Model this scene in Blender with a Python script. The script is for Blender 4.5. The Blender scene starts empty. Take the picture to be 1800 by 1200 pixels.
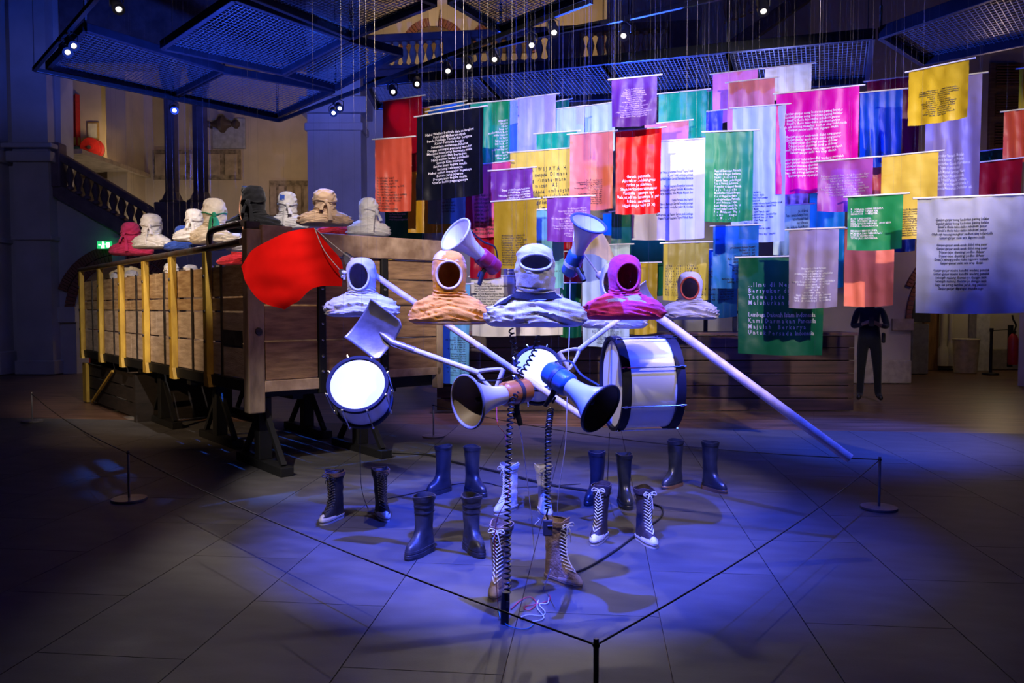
import bpy, bmesh, math, random
from mathutils import Vector, Matrix, noise
random.seed(7)
C = bpy.context.scene.collection
SC = bpy.context.scene
pi = math.pi
V = Vector
# ------------------------------------------------------------------ camera
F = 1400.0; CAMZ = 1.45; PITCH = math.atan(60 / 1400.0)
cam_d = bpy.data.cameras.new('camera'); cam_d.sensor_width = 36; cam_d.lens = 36 * F / 1800
cam_d.clip_start = .05; cam_d.clip_end = 200
cam = bpy.data.objects.new('camera', cam_d); C.objects.link(cam)
cam.location = (0, 0, CAMZ); cam.rotation_euler = (pi / 2 - PITCH, 0, 0)
SC.camera = cam
SC.view_settings.view_transform = 'Standard'; SC.view_settings.look = 'None'
SC.view_settings.gamma = 1; SC.view_settings.use_curve_mapping = False
SC.view_settings.exposure = 0.0
# ------------------------------------------------------------------ world
w = bpy.data.worlds.new('hall_dark'); SC.world = w; w.use_nodes = True
w.node_tree.nodes['Background'].inputs[0].default_value = (.30, .32, .62, 1)
w.node_tree.nodes['Background'].inputs[1].default_value = .004
# ------------------------------------------------------------------ lights
def aim(o, p, t):
    o.location = p
    o.rotation_euler = (V(t) - V(p)).to_track_quat('-Z', 'Y').to_euler()
def spot(name, p, t, e, col, ang=40, blend=.35, rad=.05):
    d = bpy.data.lights.new(name, 'SPOT'); d.energy = e; d.color = col
    d.spot_size = math.radians(ang); d.spot_blend = blend; d.shadow_soft_size = rad
    o = bpy.data.objects.new(name, d); C.objects.link(o); aim(o, p, t); return o
def area(name, p, t, e, col, sx, sy):
    d = bpy.data.lights.new(name, 'AREA'); d.energy = e; d.color = col
    d.shape = 'RECTANGLE'; d.size = sx; d.size_y = sy
    o = bpy.data.objects.new(name, d); C.objects.link(o); aim(o, p, t); return o
def point(name, p, e, col, r=.15):
    d = bpy.data.lights.new(name, 'POINT'); d.energy = e; d.color = col; d.shadow_soft_size = r
    o = bpy.data.objects.new(name, d); C.objects.link(o); o.location = p; return o
WHITE = (1, .86, .76); BLUE = (.03, .07, 1); WARM = (1, .62, .30); COOL = (.62, .66, 1)
# stage: white and blue heads on the rig above and in front of the figures
spot('white_head_a', (-1.7, 2.5, 5.0), (-.75, 4.9, 1.1), 680, WHITE, 40, .5, .03)
spot('white_head_b', (1.5, 2.3, 5.0), (.45, 4.6, 1.1), 450, WHITE, 34, .5, .03)
spot('white_head_c', (2.6, 3.0, 5.0), (1.35, 5.7, 1.4), 800, (1, .80, .74), 26, .5, .03)
spot('blue_head_a', (-.35, 2.9, 5.1), (.10, 5.0, .3), 7400, BLUE, 40, .6, .03)
spot('blue_head_b', (2.6, 4.2, 5.1), (.9, 5.2, .6), 1900, BLUE, 46, .6, .03)
# flags
spot('flag_white_a', (-.9, 1.0, 4.8), (.3, 8.6, 2.5), 2900, WHITE, 33, .5)
spot('flag_white_b', (2.9, .8, 4.8), (2.3, 8.2, 2.5), 2400, WHITE, 35, .5)
spot('flag_white_c', (4.8, 3.2, 5.0), (4.5, 7.6, 2.4), 800, WHITE, 42, .5)
spot('flag_blue_a', (1.0, 4.6, 5.2), (1.1, 8.8, 2.4), 1900, BLUE, 50, .5)
spot('flag_blue_b', (4.6, 4.6, 5.0), (3.6, 7.6, 2.0), 900, BLUE, 52, .5)
# truck
spot('truck_white_a', (-.8, 4.6, 5.2), (-2.9, 8.4, 2.3), 1100, (1, .88, .82), 27, .5)
spot('truck_white_b', (-3.0, 4.4, 5.4), (-4.7, 9.8, 2.0), 1000, (1, .88, .8), 27, .5)
spot('truck_warm', (-6.4, 4.4, 3.6), (-4.3, 9.0, 1.5), 760, (1, .68, .38), 40, .6)
spot('truck_tail_warm', (-1.4, 3.2, 4.6), (-1.9, 7.3, 1.5), 130, (1, .62, .38), 24, .6)
spot('red_flag_white', (-2.9, 3.0, 4.6), (-1.95, 5.5, 1.75), 900, (1, .9, .85), 20, .5)
spot('truck_blue', (-2.0, 9.3, 5.4), (-2.2, 7.7, 0), 2600, (.03, .16, 1), 36)
# behind the flags, onto the timber floor, and up at the grid
spot('floor_blue_back', (4.8, 10.4, 4.3), (4.0, 9.0, 0), 1500, (.03, .09, 1), 46, .7)
spot('floor_blue_far', (-.9, 11.6, 4.3), (.2, 10.4, 0), 420, (.7, .45, 1), 50, .6)
spot('grid_up_left', (-3.3, 9.2, 2.7), (-3.7, 9.8, 4.6), 1700, (.03, .1, 1), 120)
spot('grid_up_right', (1.6, 11.6, 1.9), (2.3, 10.0, 4.5), 5000, (.03, .1, 1), 120)
spot('grid_up_bright', (3.5, 10.9, 3.1), (3.1, 9.9, 4.5), 420, (.35, .38, 1), 90)
spot('wall_wash_left', (-7.5, 9, 5.5), (-9.5, 17.5, 2.6), 110, (.42, .42, 1), 70)
spot('wall_wash_mid', (-2.2, 11.5, 5.5), (-2.9, 17.5, 3.6), 420, (.30, .30, 1), 60, .8)
# lamps of the rooms behind
point('stairwell_lamp', (-10.3, 20.6, 5.6), 85, (1, .72, .38))
point('stairwell_lamp_low', (-6.0, 19.4, 5.2), 34, (1, .66, .36))
point('gallery_lamp_a', (-2.2, 19.3, 8.6), 52, (1, .70, .45))
point('gallery_lamp_b', (1.5, 19.3, 8.6), 52, (1, .66, .36))
point('left_passage_lamp', (-9.0, 19.8, 2.6), 40, (1, .84, .66))
point('right_passage_lamp', (10.6, 17.2, 2.9), 22, (1, .78, .42))
point('right_hall_lamp', (8.2, 13.6, 3.0), 20, (1, .66, .55))
point('right_upper_lamp', (11.5, 14.2, 5.2), 9, (1, .60, .34))
# ------------------------------------------------------------------ pixel -> place
cp, sp_ = math.cos(PITCH), math.sin(PITCH)
def ray(px, py):
    a = (px - 900) / F; b = (600 - py) / F
    return V((a, cp + b * sp_, -sp_ + b * cp))
def at(px, py, Y):
    d = ray(px, py); return V((0, 0, CAMZ)) + d * (Y / d.y)
def atz(px, py, z):
    d = ray(px, py); return V((0, 0, CAMZ)) + d * ((z - CAMZ) / d.z)
# ------------------------------------------------------------------ materials
MATS = {}
def mat(name, col, rough=.6, metal=0, var=.18, scale=9, bump=0, bscale=60, spec=.5, trans=0, sheen=0, col2=None, stretch=None, emit=0, coat=0):
    if name in MATS: return MATS[name]
    m = bpy.data.materials.new(name); m.use_nodes = True; MATS[name] = m
    nt = m.node_tree; N = nt.nodes; L = nt.links
    b = N['Principled BSDF']; out = N['Material Output']
    tc = N.new('ShaderNodeTexCoord'); src = tc.outputs['Object']
    if stretch:
        mp = N.new('ShaderNodeMapping'); mp.inputs['Scale'].default_value = stretch
        L.new(src, mp.inputs['Vector']); src = mp.outputs['Vector']
    nz = N.new('ShaderNodeTexNoise'); nz.inputs['Scale'].default_value = scale; nz.inputs['Detail'].default_value = 5
    L.new(src, nz.inputs['Vector'])
    rp = N.new('ShaderNodeValToRGB'); L.new(nz.outputs['Fac'], rp.inputs['Fac'])
    c2 = col2 or tuple(max(0, c * (1 - var * 1.6)) for c in col)
    rp.color_ramp.elements[0].position = .3; rp.color_ramp.elements[0].color = (*c2, 1)
    rp.color_ramp.elements[1].position = .68; rp.color_ramp.elements[1].color = (*[min(1, c * (1 + var * .35)) for c in col], 1)
    L.new(rp.outputs['Color'], b.inputs['Base Color'])
    b.inputs['Roughness'].default_value = rough; b.inputs['Metallic'].default_value = metal
    b.inputs['Specular IOR Level'].default_value = spec
    if sheen: b.inputs['Sheen Weight'].default_value = sheen
    if coat: b.inputs['Coat Weight'].default_value = coat
    if emit:
        L.new(rp.outputs['Color'], b.inputs['Emission Color']); b.inputs['Emission Strength'].default_value = emit
    if bump:
        n2 = N.new('ShaderNodeTexNoise'); n2.inputs['Scale'].default_value = bscale; n2.inputs['Detail'].default_value = 4
        L.new(src, n2.inputs['Vector'])
        bp = N.new('ShaderNodeBump'); bp.inputs['Strength'].default_value = bump; bp.inputs['Distance'].default_value = .01
        L.new(n2.outputs['Fac'], bp.inputs['Height']); L.new(bp.outputs['Normal'], b.inputs['Normal'])
    if trans:
        t = N.new('ShaderNodeBsdfTranslucent'); L.new(rp.outputs['Color'], t.inputs['Color'])
        mx = N.new('ShaderNodeMixShader'); mx.inputs['Fac'].default_value = trans
        L.new(b.outputs['BSDF'], mx.inputs[1]); L.new(t.outputs['BSDF'], mx.inputs[2]); L.new(mx.outputs['Shader'], out.inputs['Surface'])
    return m
def cloth(name, col, **k):
    return mat(name, col, rough=.85, var=.12, scale=14, bump=.25, bscale=220, spec=.2, sheen=.15, **k)
# ------------------------------------------------------------------ mesh builder
I4 = Matrix.Identity(4)
W = {}
def frame(o, zdir, xh=(1, 0, 0)):
    z = V(zdir).normalized(); x = V(xh); x = x - z * x.dot(z)
    if x.length < 1e-5: x = V((0, 1, 0)) - z * z.y
    x.normalize(); y = z.cross(x)
    m = Matrix((x, y, z)).transposed().to_4x4(); m.translation = V(o); return m
class MB:
    def __init__(s): s.v = []; s.f = []
    def add(s, vs, fs, M=None):
        k = len(s.v)
        s.v += [(M @ V(p)) if M is not None else V(p) for p in vs]
        s.f += [tuple(i + k for i in f) for f in fs]; return s
    def box(s, c, d, M=None):
        x, y, z = [q / 2 for q in d]; cx, cy, cz = c
        vs = [(cx + a * x, cy + b * y, cz + e * z) for a in (-1, 1) for b in (-1, 1) for e in (-1, 1)]
        return s.add(vs, [(0, 1, 3, 2), (4, 6, 7, 5), (0, 4, 5, 1), (2, 3, 7, 6), (0, 2, 6, 4), (1, 5, 7, 3)], M)
    def beam(s, a, b, wd, ht, up=(0, 0, 1)):
        a, b = V(a), V(b); d = b - a
        m = frame((a + b) / 2, d, V(up).cross(d) if V(up).cross(d).length > 1e-5 else (1, 0, 0))
        return s.box((0, 0, 0), (wd, ht, d.length), m)
    def tube(s, pts, r, n=8, caps=True, flat=1.0, closed=False):
        pts = [V(p) for p in pts]; m = len(pts); k = len(s.v)
        rs = r if isinstance(r, (list, tuple)) else [r] * m
        prev = None
        for i, p in enumerate(pts):
            t = (pts[(i + 1) % m] - pts[i - 1]) if closed else (pts[min(i + 1, m - 1)] - pts[max(i - 1, 0)])
            t.normalize()
            if prev is None:
                x = t.orthogonal().normalized()
            else:
                x = prev - t * prev.dot(t)
                x = x.normalized() if x.length > 1e-6 else t.orthogonal().normalized()
            prev = x; y = t.cross(x)
            for j in range(n):
                a = 2 * pi * j / n
                s.v.append(p + x * (math.cos(a) * rs[i]) + y * (math.sin(a) * rs[i] * flat))
        for i in range(m if closed else m - 1):
            i2 = (i + 1) % m
            for j in range(n):
                s.f.append((k + i * n + j, k + i * n + (j + 1) % n, k + i2 * n + (j + 1) % n, k + i2 * n + j))
        if caps and not closed:
            s.f.append(tuple(k + j for j in range(n))[::-1]); s.f.append(tuple(k + (m - 1) * n + j for j in range(n)))
        return s
    def lathe(s, prof, n=24, M=None):
        vs = []; fs = []
        for r, z in prof:
            for j in range(n):
                a = 2 * pi * j / n; vs.append((r * math.cos(a), r * math.sin(a), z))
        for i in range(len(prof) - 1):
            for j in range(n):
                fs.append((i * n + j, i * n + (j + 1) % n, (i + 1) * n + (j + 1) % n, (i + 1) * n + j))
        return s.add(vs, fs, M)
    def grid(s, fn, nu, nv):
        k = len(s.v)
        for j in range(nv + 1):
            for i in range(nu + 1): s.v.append(V(fn(i / nu, j / nv)))
        for j in range(nv):
            for i in range(nu):
                a = k + j * (nu + 1) + i; s.f.append((a, a + 1, a + nu + 2, a + nu + 1))
        return s
    def prism(s, poly, z0, z1, M=None):
        n = len(poly)
        vs = [(x, y, z0) for x, y in poly] + [(x, y, z1) for x, y in poly]
        fs = [tuple(range(n))[::-1], tuple(range(n, 2 * n))] + [(i, (i + 1) % n, n + (i + 1) % n, n + i) for i in range(n)]
        return s.add(vs, fs, M)
    def mesh(s, name, m, inv=None, smooth=True, ang=38):
        me = bpy.data.meshes.new(name)
        me.from_pydata([(inv @ p) if inv is not None else p for p in s.v], [], s.f); me.update()
        if m is not None: me.materials.append(m)
        if smooth:
            me.polygons.foreach_set('use_smooth', [True] * len(me.polygons))
            me.set_sharp_from_angle(angle=math.radians(ang))
        return me
    def build(s, name, m, parent=None, smooth=True, ang=38, bevel=0, local=False, kind=None, label=None):
        Wp = W.get(parent.name, I4) if parent is not None else I4
        inv = None if (local or parent is None) else Wp.inverted()
        o = bpy.data.objects.new(name, s.mesh(name, m, inv, smooth, ang)); C.objects.link(o)
        if parent is not None: o.parent = parent
        W[o.name] = Wp
        if bevel:
            b = o.modifiers.new('bevel', 'BEVEL'); b.width = bevel; b.segments = 2; b.limit_method = 'ANGLE'
        if kind: o['kind'] = kind
        if label: o['label'] = label
        return o
def tag(o, label=None, cat=None, group=None, kind=None):
    if label: o['label'] = label
    if cat: o['category'] = cat
    if group: o['group'] = group
    if kind: o['kind'] = kind
    return o
def thing(name, label, cat, loc=(0, 0, 0), rz=0, group=None, M=None):
    o = bpy.data.objects.new(name, None); C.objects.link(o); o.empty_display_size = .1
    m = M if M is not None else Matrix.Translation(V(loc)) @ Matrix.Rotation(rz, 4, 'Z')
    o.matrix_world = m; W[o.name] = m.copy()
    return tag(o, label, cat, group)
def put(name, me, parent, M, label=None):
    o = bpy.data.objects.new(name, me); C.objects.link(o); o.parent = parent
    o.matrix_local = W.get(parent.name, I4).inverted() @ M; W[o.name] = M.copy()
    if label: o['label'] = label
    return o
def struct(name, mb, m, **k):
    o = mb.build(name, m, None, **k); o['kind'] = 'structure'; return o
def lerp(a, b, t): return a + (b - a) * t
def interp(keys, t):
    if t <= keys[0][0]: return keys[0][1:]
    for a, b in zip(keys, keys[1:]):
        if t <= b[0]:
            q = (t - a[0]) / (b[0] - a[0]); q = q * q * (3 - 2 * q) * .5 + q * .5
            return [lerp(x, y, q) for x, y in zip(a[1:], b[1:])]
    return keys[-1][1:]
def bez(pts, n=16):
    """smooth curve through points"""
    pts = [V(p) for p in pts]; out = []
    P = [pts[0] * 2 - pts[1]] + pts + [pts[-1] * 2 - pts[-2]]
    for i in range(1, len(P) - 2):
        for k in range(n):
            t = k / n; a, b, c, d = P[i - 1], P[i], P[i + 1], P[i + 2]
            out.append(.5 * ((2 * b) + (c - a) * t + (2 * a - 5 * b + 4 * c - d) * t * t + (3 * b - a - 3 * c + d) * t ** 3))
    out.append(pts[-1]); return out
def nz(x, y, z): return noise.noise(V((x, y, z)))
# ================================================================== the hall
plaster = mat('pale_plaster', (.52, .50, .50), .9, var=.12, scale=1.5, bump=.1, bscale=30)
plaster_w = mat('cream_plaster', (.62, .52, .38), .9, var=.12, scale=1.3, bump=.1, bscale=30)
stone = mat('dark_stone', (.16, .12, .14), .8, var=.25, scale=4, bump=.2, bscale=40)
stone_l = mat('sand_stone', (.50, .40, .29), .85, var=.2, scale=5, bump=.2, bscale=40)
brick_m = mat('red_brick', (.34, .13, .08), .9, var=.3, scale=3, bump=.3, bscale=50)
black = mat('black_steel', (.018, .018, .022), .45, .5, var=.2, scale=12)
blackp = mat('black_paint', (.006, .006, .007), .6, var=.25, scale=8)
white_p = mat('white_paint', (.8, .79, .76), .35, var=.06, scale=5)
YB = 17.5
def XZ(px, py, Y=YB):
    p = at(px, py, Y); return (p.x, p.z)
def wallM(Y): return Matrix(((1, 0, 0, 0), (0, 0, -1, Y), (0, 1, 0, 0), (0, 0, 0, 1)))   # (x,z,depth toward camera)
def arc(cx, cz, r, a0, a1, n=20):
    return [(cx + r * math.cos(math.radians(lerp(a0, a1, i / n))), cz + r * math.sin(math.radians(lerp(a0, a1, i / n)))) for i in range(n + 1)]
def bricks(parent, cx, cz, r0, r1, Y, n, a0=0, a1=180, proud=.05, m=brick_m, skip=()):
    """voussoirs of an arch, one object each, sharing one mesh"""
    rm = (r0 + r1) / 2; t = math.radians(a1 - a0) * r0 / n - .012
    t2 = math.radians(a1 - a0) * r1 / n - .012; h = (r1 - r0) - .015
    mb = MB(); mb.prism([(-h / 2, -t / 2), (h / 2, -t2 / 2), (h / 2, t2 / 2), (-h / 2, t / 2)], -.10, proud)
    me = mb.mesh('brick', m, smooth=False)
    for i in range(n):
        if i in skip: continue
        a = math.radians(lerp(a0, a1, (i + .5) / n))
        M = wallM(Y) @ Matrix.Translation((cx + rm * math.cos(a), cz + rm * math.sin(a), random.uniform(-.006, .006))) @ Matrix.Rotation(a, 4, 'Z')
        put('brick', me, parent, M)
# ---- timber floor and stage panels
fm = mat('timber_floor', (.20, .105, .065), .38, var=.5, scale=2.2, stretch=(.45, 6, 1), bump=.05, bscale=20)
floor = struct('floor', MB().box((0, 12, -.06), (44, 30, .1)), fm, smooth=False)
ROT = math.radians(-6)
RZ = Matrix.Rotation(ROT, 4, 'Z')
pm = mat('grey_stage_board', (.085, .080, .080), .55, var=.22, scale=2.5, bump=.08, bscale=90, stretch=(1, 2.5, 1))
PW, PL = .66, 1.32
stage = struct('floor_stage', MB().box((0, -4.6, -.0135), (17.1, 9.2, .004), Matrix.Translation((0, 9.72, 0)) @ RZ), mat('stage_base', (.008, .008, .009), .9), smooth=False)
stage.name = 'floor_stage'
pme = MB().box((0, 0, -.0055), (PW - .005, PL - .005, .011)).mesh('panel', pm, smooth=False)
base = V((0, 9.72, 0))
for i in range(-13, 13):
    for j in range(7):
        off = (i % 2) * PL * .5
        p = base + RZ @ V(((i + .5) * PW, -(j + .5) * PL - off + PL * .5 * 0, 0))
        if j == 0 and off: 
            hp = base + RZ @ V(((i + .5) * PW, -PL * .25, 0))
            hm = Matrix.Translation(hp) @ RZ @ Matrix.Diagonal((1, .5, 1, 1))
            put('panel', pme, stage, hm)
        q = at(900, 1200, 2.9)
        if p.y < 1.0: continue
        put('panel', pme, stage, Matrix.Translation(p) @ RZ)
# ---- left back wall with the brick arch and the stair
zf = XZ(0, 656)[1]
cxa, cza = XZ(215, 548); ra = XZ(297, 548)[0] - cxa
top_l = 11.0
poly = [(XZ(-90, 0)[0], -.05), (cxa - ra, -.05)] + arc(cxa, cza, ra, 180, 0) + [(cxa + ra, -.05), (XZ(545, 0)[0], -.05), XZ(545, 430), XZ(292, 430), XZ(108, 332), (XZ(108, 0)[0], top_l), (XZ(-90, 0)[0], top_l)]
wl = struct('wall_left', MB().prism(poly, -.5, 0, wallM(YB)), plaster, smooth=False)
bricks(wl, cxa, cza, ra + .01, ra * 1.22, YB, 44)
bricks(wl, cxa, cza, ra * 1.225, ra * 1.44, YB, 52, 20, 160)
kx = MB(); kx.prism([(-.13, -.02), (.13, -.02), (.17, .62), (-.17, .62)], -.1, .12, wallM(YB) @ Matrix.Translation((cxa, cza + ra - .03, 0)))
kx.build('keystone', plaster, wl, smooth=False)
for s in (-1, 1):
    MB().box((cxa + s * (ra + .22), YB - .03, cza - .06), (.5, .12, .34)).build('impost', plaster, wl, smooth=False, bevel=.01)
# pilaster with mouldings
def pil(name, x0, x1, Y, d, zs, ztop, m=plaster):
    o = struct(name, MB().box(((x0 + x1) / 2, Y - d / 2, ztop / 2), (x1 - x0, d, ztop)), m, smooth=False)
    for z, h, e in zs:
        MB().box(((x0 + x1) / 2, Y - d / 2, z), (x1 - x0 + e * 2, d + e * 2, h)).build('moulding', m, o, smooth=False, bevel=.02)
    return o
pil('trim_1', XZ(30, 0)[0], XZ(92, 0)[0], YB, .3, [(.15, .3, .05), (XZ(0, 420)[1], .10, .05), (XZ(0, 280)[1], .22, .10), (XZ(0, 262)[1], .10, .16)], top_l)
pil('trim_2', XZ(-70, 0)[0], XZ(8, 0)[0], YB, .5, [(.25, .5, .06), (XZ(0, 425)[1], .10, .05), (XZ(0, 280)[1], .26, .10)], top_l)
# stair: stringer, rail, balusters
p0, p1 = V((*XZ(95, 318), 0)), V((*XZ(300, 432), 0)); r0, r1 = V((*XZ(92, 266), 0)), V((*XZ(290, 385), 0))
stair = struct('trim_3', MB().prism([tuple(p0[:2]), tuple(p1[:2]), (p1[0], p1[1] - .35), (p0[0], p0[1] - .32)][::-1], -.5, .16, wallM(YB)), stone, smooth=False)
MB().beam(wallM(YB) @ V((r0[0], r0[1], .02)), wallM(YB) @ V((r1[0], r1[1], .02)), .16, .3, (0, 1, 0)).build('handrail', stone, stair, smooth=False, bevel=.03)
bal_prof = [(.035, 0), (.075, 0), (.075, .06), (.04, .09), (.05, .16), (.09, .30), (.085, .36), (.045, .50), (.035, .56), (.06, .60), (.07, .64), (.075, .70), (0, .70)]
bal_me = MB().lathe(bal_prof, 12).mesh('baluster', stone)
for i in range(13):
    t = (i + .7) / 13.4
    a = lerp(p0, p1, t); b = lerp(r0, r1, t)
    M = wallM(YB) @ Matrix.Translation((a[0], a[1], -.05)) @ Matrix.Rotation(-pi / 2, 4, 'X') @ Matrix.Diagonal((1, 1, (b[1] - a[1]) / .70, 1))
    put('baluster', bal_me, stair, M)
np_ = MB().box((p0[0] + .10, YB - .05, (p0[1] + r0[1]) / 2), (.28, .32, .95)); np_.build('newel', stone, stair, smooth=False, bevel=.03)
# plinth and twin columns in the opening
x0, x1 = XZ(268, 0)[0], XZ(372, 0)[0]; zt = XZ(0, 352)[1]; zb = XZ(0, 432)[1]
for k, (a, b) in enumerate(((283, 308), (333, 360))):
    xa = at((a + b) / 2, 300, YB).x; r = (at(b, 300, YB).x - at(a, 300, YB).x) / 2
    o = struct('trim_%d' % (4 + k), MB().lathe([(r * 1.5, zb), (r * 1.5, zt - .1), (r * 1.9, zt), (r * 1.5, zt + .03), (r * 1.25, zt + .12), (r, zt + .2), (r, 6.2), (r * 1.3, 6.3), (r * 1.6, 6.6), (r * 1.6, 6.7)], 8, Matrix.Translation((xa, YB + .2, 0))), stone, smooth=False)
struct('trim_6', MB().box(((x0 + x1) / 2, YB + .1, (zb + zt) / 2 - .05), (x1 - x0, .5, zt - zb)), stone, smooth=False, bevel=.03)
# lintel above the opening
struct('trim_7', MB().box(((XZ(108, 0)[0] + XZ(545, 0)[0]) / 2, YB + .2, 8.9), (XZ(545, 0)[0] - XZ(108, 0)[0], .6, 4.4)), stone, smooth=False)
# stairwell back wall (upper landing)
Y2 = 21.5
def XZ2(px, py): return XZ(px, py, Y2)
sw = struct('wall_stairwell', MB().box(((XZ2(20, 0)[0] + XZ2(640, 0)[0]) / 2, Y2 + .1, 5), (XZ2(640, 0)[0] - XZ2(20, 0)[0], .2, 11)), plaster_w, smooth=False)
MB().box((XZ2(162, 0)[0] + .1, Y2 - .55, 5), (.25, 1.1, 10)).build('pier', plaster_w, sw, smooth=False) if False else None
struct('wall_landing', MB().box((XZ2(232, 0)[0], Y2 - .5, 5), (.5, 1.0, 10)), plaster_w, smooth=False)
struct('floor_landing', MB().box(((XZ2(60, 0)[0] + XZ2(232, 0)[0]) / 2, 19.8, XZ(0, 292, 20)[1]), (3.4, 3.4, .1)), stone_l, smooth=False)
# frieze panels on the stairwell wall
for k, (a, b, c, d) in enumerate(((270, 424, 264, 316), (474, 548, 318, 388))):
    pa, pb = at(a, c, Y2), at(b, d, Y2)
    o = MB().box(((pa.x + pb.x) / 2, Y2 - .03, (pa.z + pb.z) / 2), (pb.x - pa.x, .06, pa.z - pb.z)).build('wall_panel', mat('relief_panel', (.36, .29, .2), .9, var=.5, scale=7, bump=.5, bscale=14), None, smooth=False)
    for q in range(5):
        x = lerp(pa.x, pb.x, (q + .5) / 5)
        MB().box((x, Y2 - .07, (pa.z + pb.z) / 2), ((pb.x - pa.x) / 7, .03, (pa.z - pb.z) * .72)).build('relief', stone_l, o, smooth=False, bevel=.01)
    tag(o, ['long stone relief panel on the stairwell wall behind the twin columns', 'square relief panel on the stairwell wall behind the hooded busts'][k], 'panel', None)
pa, pb = at(368, 205, Y2 - .3), at(426, 258, Y2 - .3)
o = MB().box(((pa.x + pb.x) / 2, Y2 - .045, (pa.z + pb.z) / 2), (pb.x - pa.x, .08, pa.z - pb.z)).build('projection_screen', mat('pale_screen', (.42, .44, .5), .7), None, smooth=False)
tag(o, 'pale bluish screen on the stairwell wall right of the columns', 'screen')
pa, pb = at(472, 216, Y2), at(512, 240, Y2)
# carved horizontal ornament hung in front of it
orn = thing('carved_beam', 'dark turned wooden ornament on the stairwell wall beside the columns', 'ornament', at(390, 218, Y2 - .45))
c = at(390, 218, Y2 - .45); dk = mat('dark_carving', (.06, .04, .035), .6)
MB().lathe([(0, -.45), (.05, -.45), (.09, -.36), (.05, -.28), (.12, -.12), (.22, -.04), (.22, .04), (.12, .12), (.06, .26), (.12, .34), (.12, .40), (.05, .46), (0, .46)], 14, frame(c, (1, 0, 0))).build('turned_body', dk, orn)
MB().box((c.x - .43, c.y + .2, c.z), (.05, .46, .05)).build('bracket', dk, orn, smooth=False)
# framed notice, hose reel, red hanging
fr = thing('notice_frame', 'small framed notice above the red hose reel', 'picture', at(164, 228, Y2 - .05))
c = at(164, 230, Y2 - .04)
MB().box(c, (.30, .05, .46)).build('frame', mat('oak_frame', (.45, .28, .08), .5), fr, smooth=False, bevel=.008)
MB().box(c - V((0, .03, 0)), (.23, .02, .38)).build('sheet', mat('notice_paper', (.6, .58, .5), .8, var=.1), fr, smooth=False)
hr = thing('fire_hose_reel', 'round red fire hose reel on the stair landing wall', 'hose reel', at(163, 262, Y2 - .3))
c = at(163, 261, Y2 - .3); redp = mat('fire_red', (.42, .02, .02), .4)
MB().lathe([(0, -.14), (.25, -.14), (.26, -.10), (.20, -.08), (.20, .08), (.26, .10), (.26, .14), (.10, .14), (.09, .17), (0, .17)], 28, frame(c, (0, -1, 0))).build('drum', redp, hr)
MB().lathe([(0, .17), (.05, .17), (.05, .2), (0, .2)], 14, frame(c, (0, -1, 0))).build('hub', mat('steel_hub', (.4, .4, .4), .3, .9), hr)
MB().box((c.x, Y2 - .08, c.z), (.16, .2, .5)).build('wall_bracket', redp, hr, smooth=False)
rd = thing('red_hanging', 'red draped hanging in the niche at the far left of the stair landing', 'drape', at(132, 235, Y2 - .1))
c = at(131, 208, Y2 - .02)
MB().grid(lambda u, v: c + V(((u - .5) * .3, -.05 + .05 * math.sin(u * 14), .62 - v * 1.35)), 16, 8).build('cloth', cloth('red_drape', (.45, .03, .03)), rd)
for k, cc in enumerate(((.45, .35, .06), (.1, .3, .35), (.5, .2, .05))):
    q = at(131, 262, Y2 - .03) - V((0, .03, .25 * k - .2))
    MB().box(q, (.3, .06, .2)).build('panel_band', mat('band_%d' % k, cc, .7), rd, smooth=False)
# ---- exit sign on the arch keystone
ex = thing('exit_sign', 'glowing green emergency exit sign above the left brick arch', 'exit sign', at(183, 440, YB - .25))
pa, pb = at(172, 424, YB - .25), at(196, 437, YB - .25); c = (pa + pb) / 2
MB().box(c, (pb.x - pa.x, .06, pa.z - pb.z)).build('sign_box', mat('exit_green', (.02, .42, .12), .5, var=.05, emit=1.6), ex, smooth=False)
em = mat('exit_white', (.9, 1, .92), .5, var=.02, emit=3.0)
pic = MB(); y_ = c.y - .035
for q, (dx, dz, sx, sz) in enumerate(((-.02, .055, .03, .03), (-.02, .0, .035, .07), (-.045, -.045, .02, .06), (.0, -.045, .02, .06), (.02, .015, .05, .015), (.09, 0, .055, .10), (-.09, 0, .05, .018))):
    pic.box((c.x + dx, y_, c.z + dz), (sx, .012, sz))
pic.build('pictogram', em, ex, smooth=False)
MB().box((c.x, c.y + .14, c.z - .02), (.05, .22, .05)).build('wall_bracket', black, ex, smooth=False)
# ---- through the left arch
struct('wall_passage', MB().box((-9.3, 22.4, 2.2), (7, .2, 4.6)), mat('passage_wall', (.50, .52, .46), .9), smooth=False)
o = thing('display_case', 'dim display case seen through the left brick arch', 'cabinet', at(140, 645, 21.2))
c = at(143, 600, 21.2)
MB().box((c.x, c.y, .55), (.7, .5, 1.1)).build('plinth', mat('case_plinth', (.12, .10, .10), .6), o, smooth=False, bevel=.01)
MB().box((c.x, c.y, 1.35), (.66, .46, .5)).build('glass_box', mat('case_glass', (.25, .42, .5), .1, var=.1), o, smooth=False, bevel=.01)
MB().lathe([(0, 0), (.1, 0), (.14, .1), (.09, .2), (.12, .3), (0, .36)], 14, Matrix.Translation((c.x, c.y - .3, 1.1))).build('exhibit', mat('copper_exhibit', (.4, .16, .06), .4, .4), o)
o = MB().tube([at(152, 649, 20.3), at(152, 565, 20.3)], .09, 10).build('red_banner_pole', redp, None); tag(o, 'red upright post seen through the left brick arch', 'post')
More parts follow.
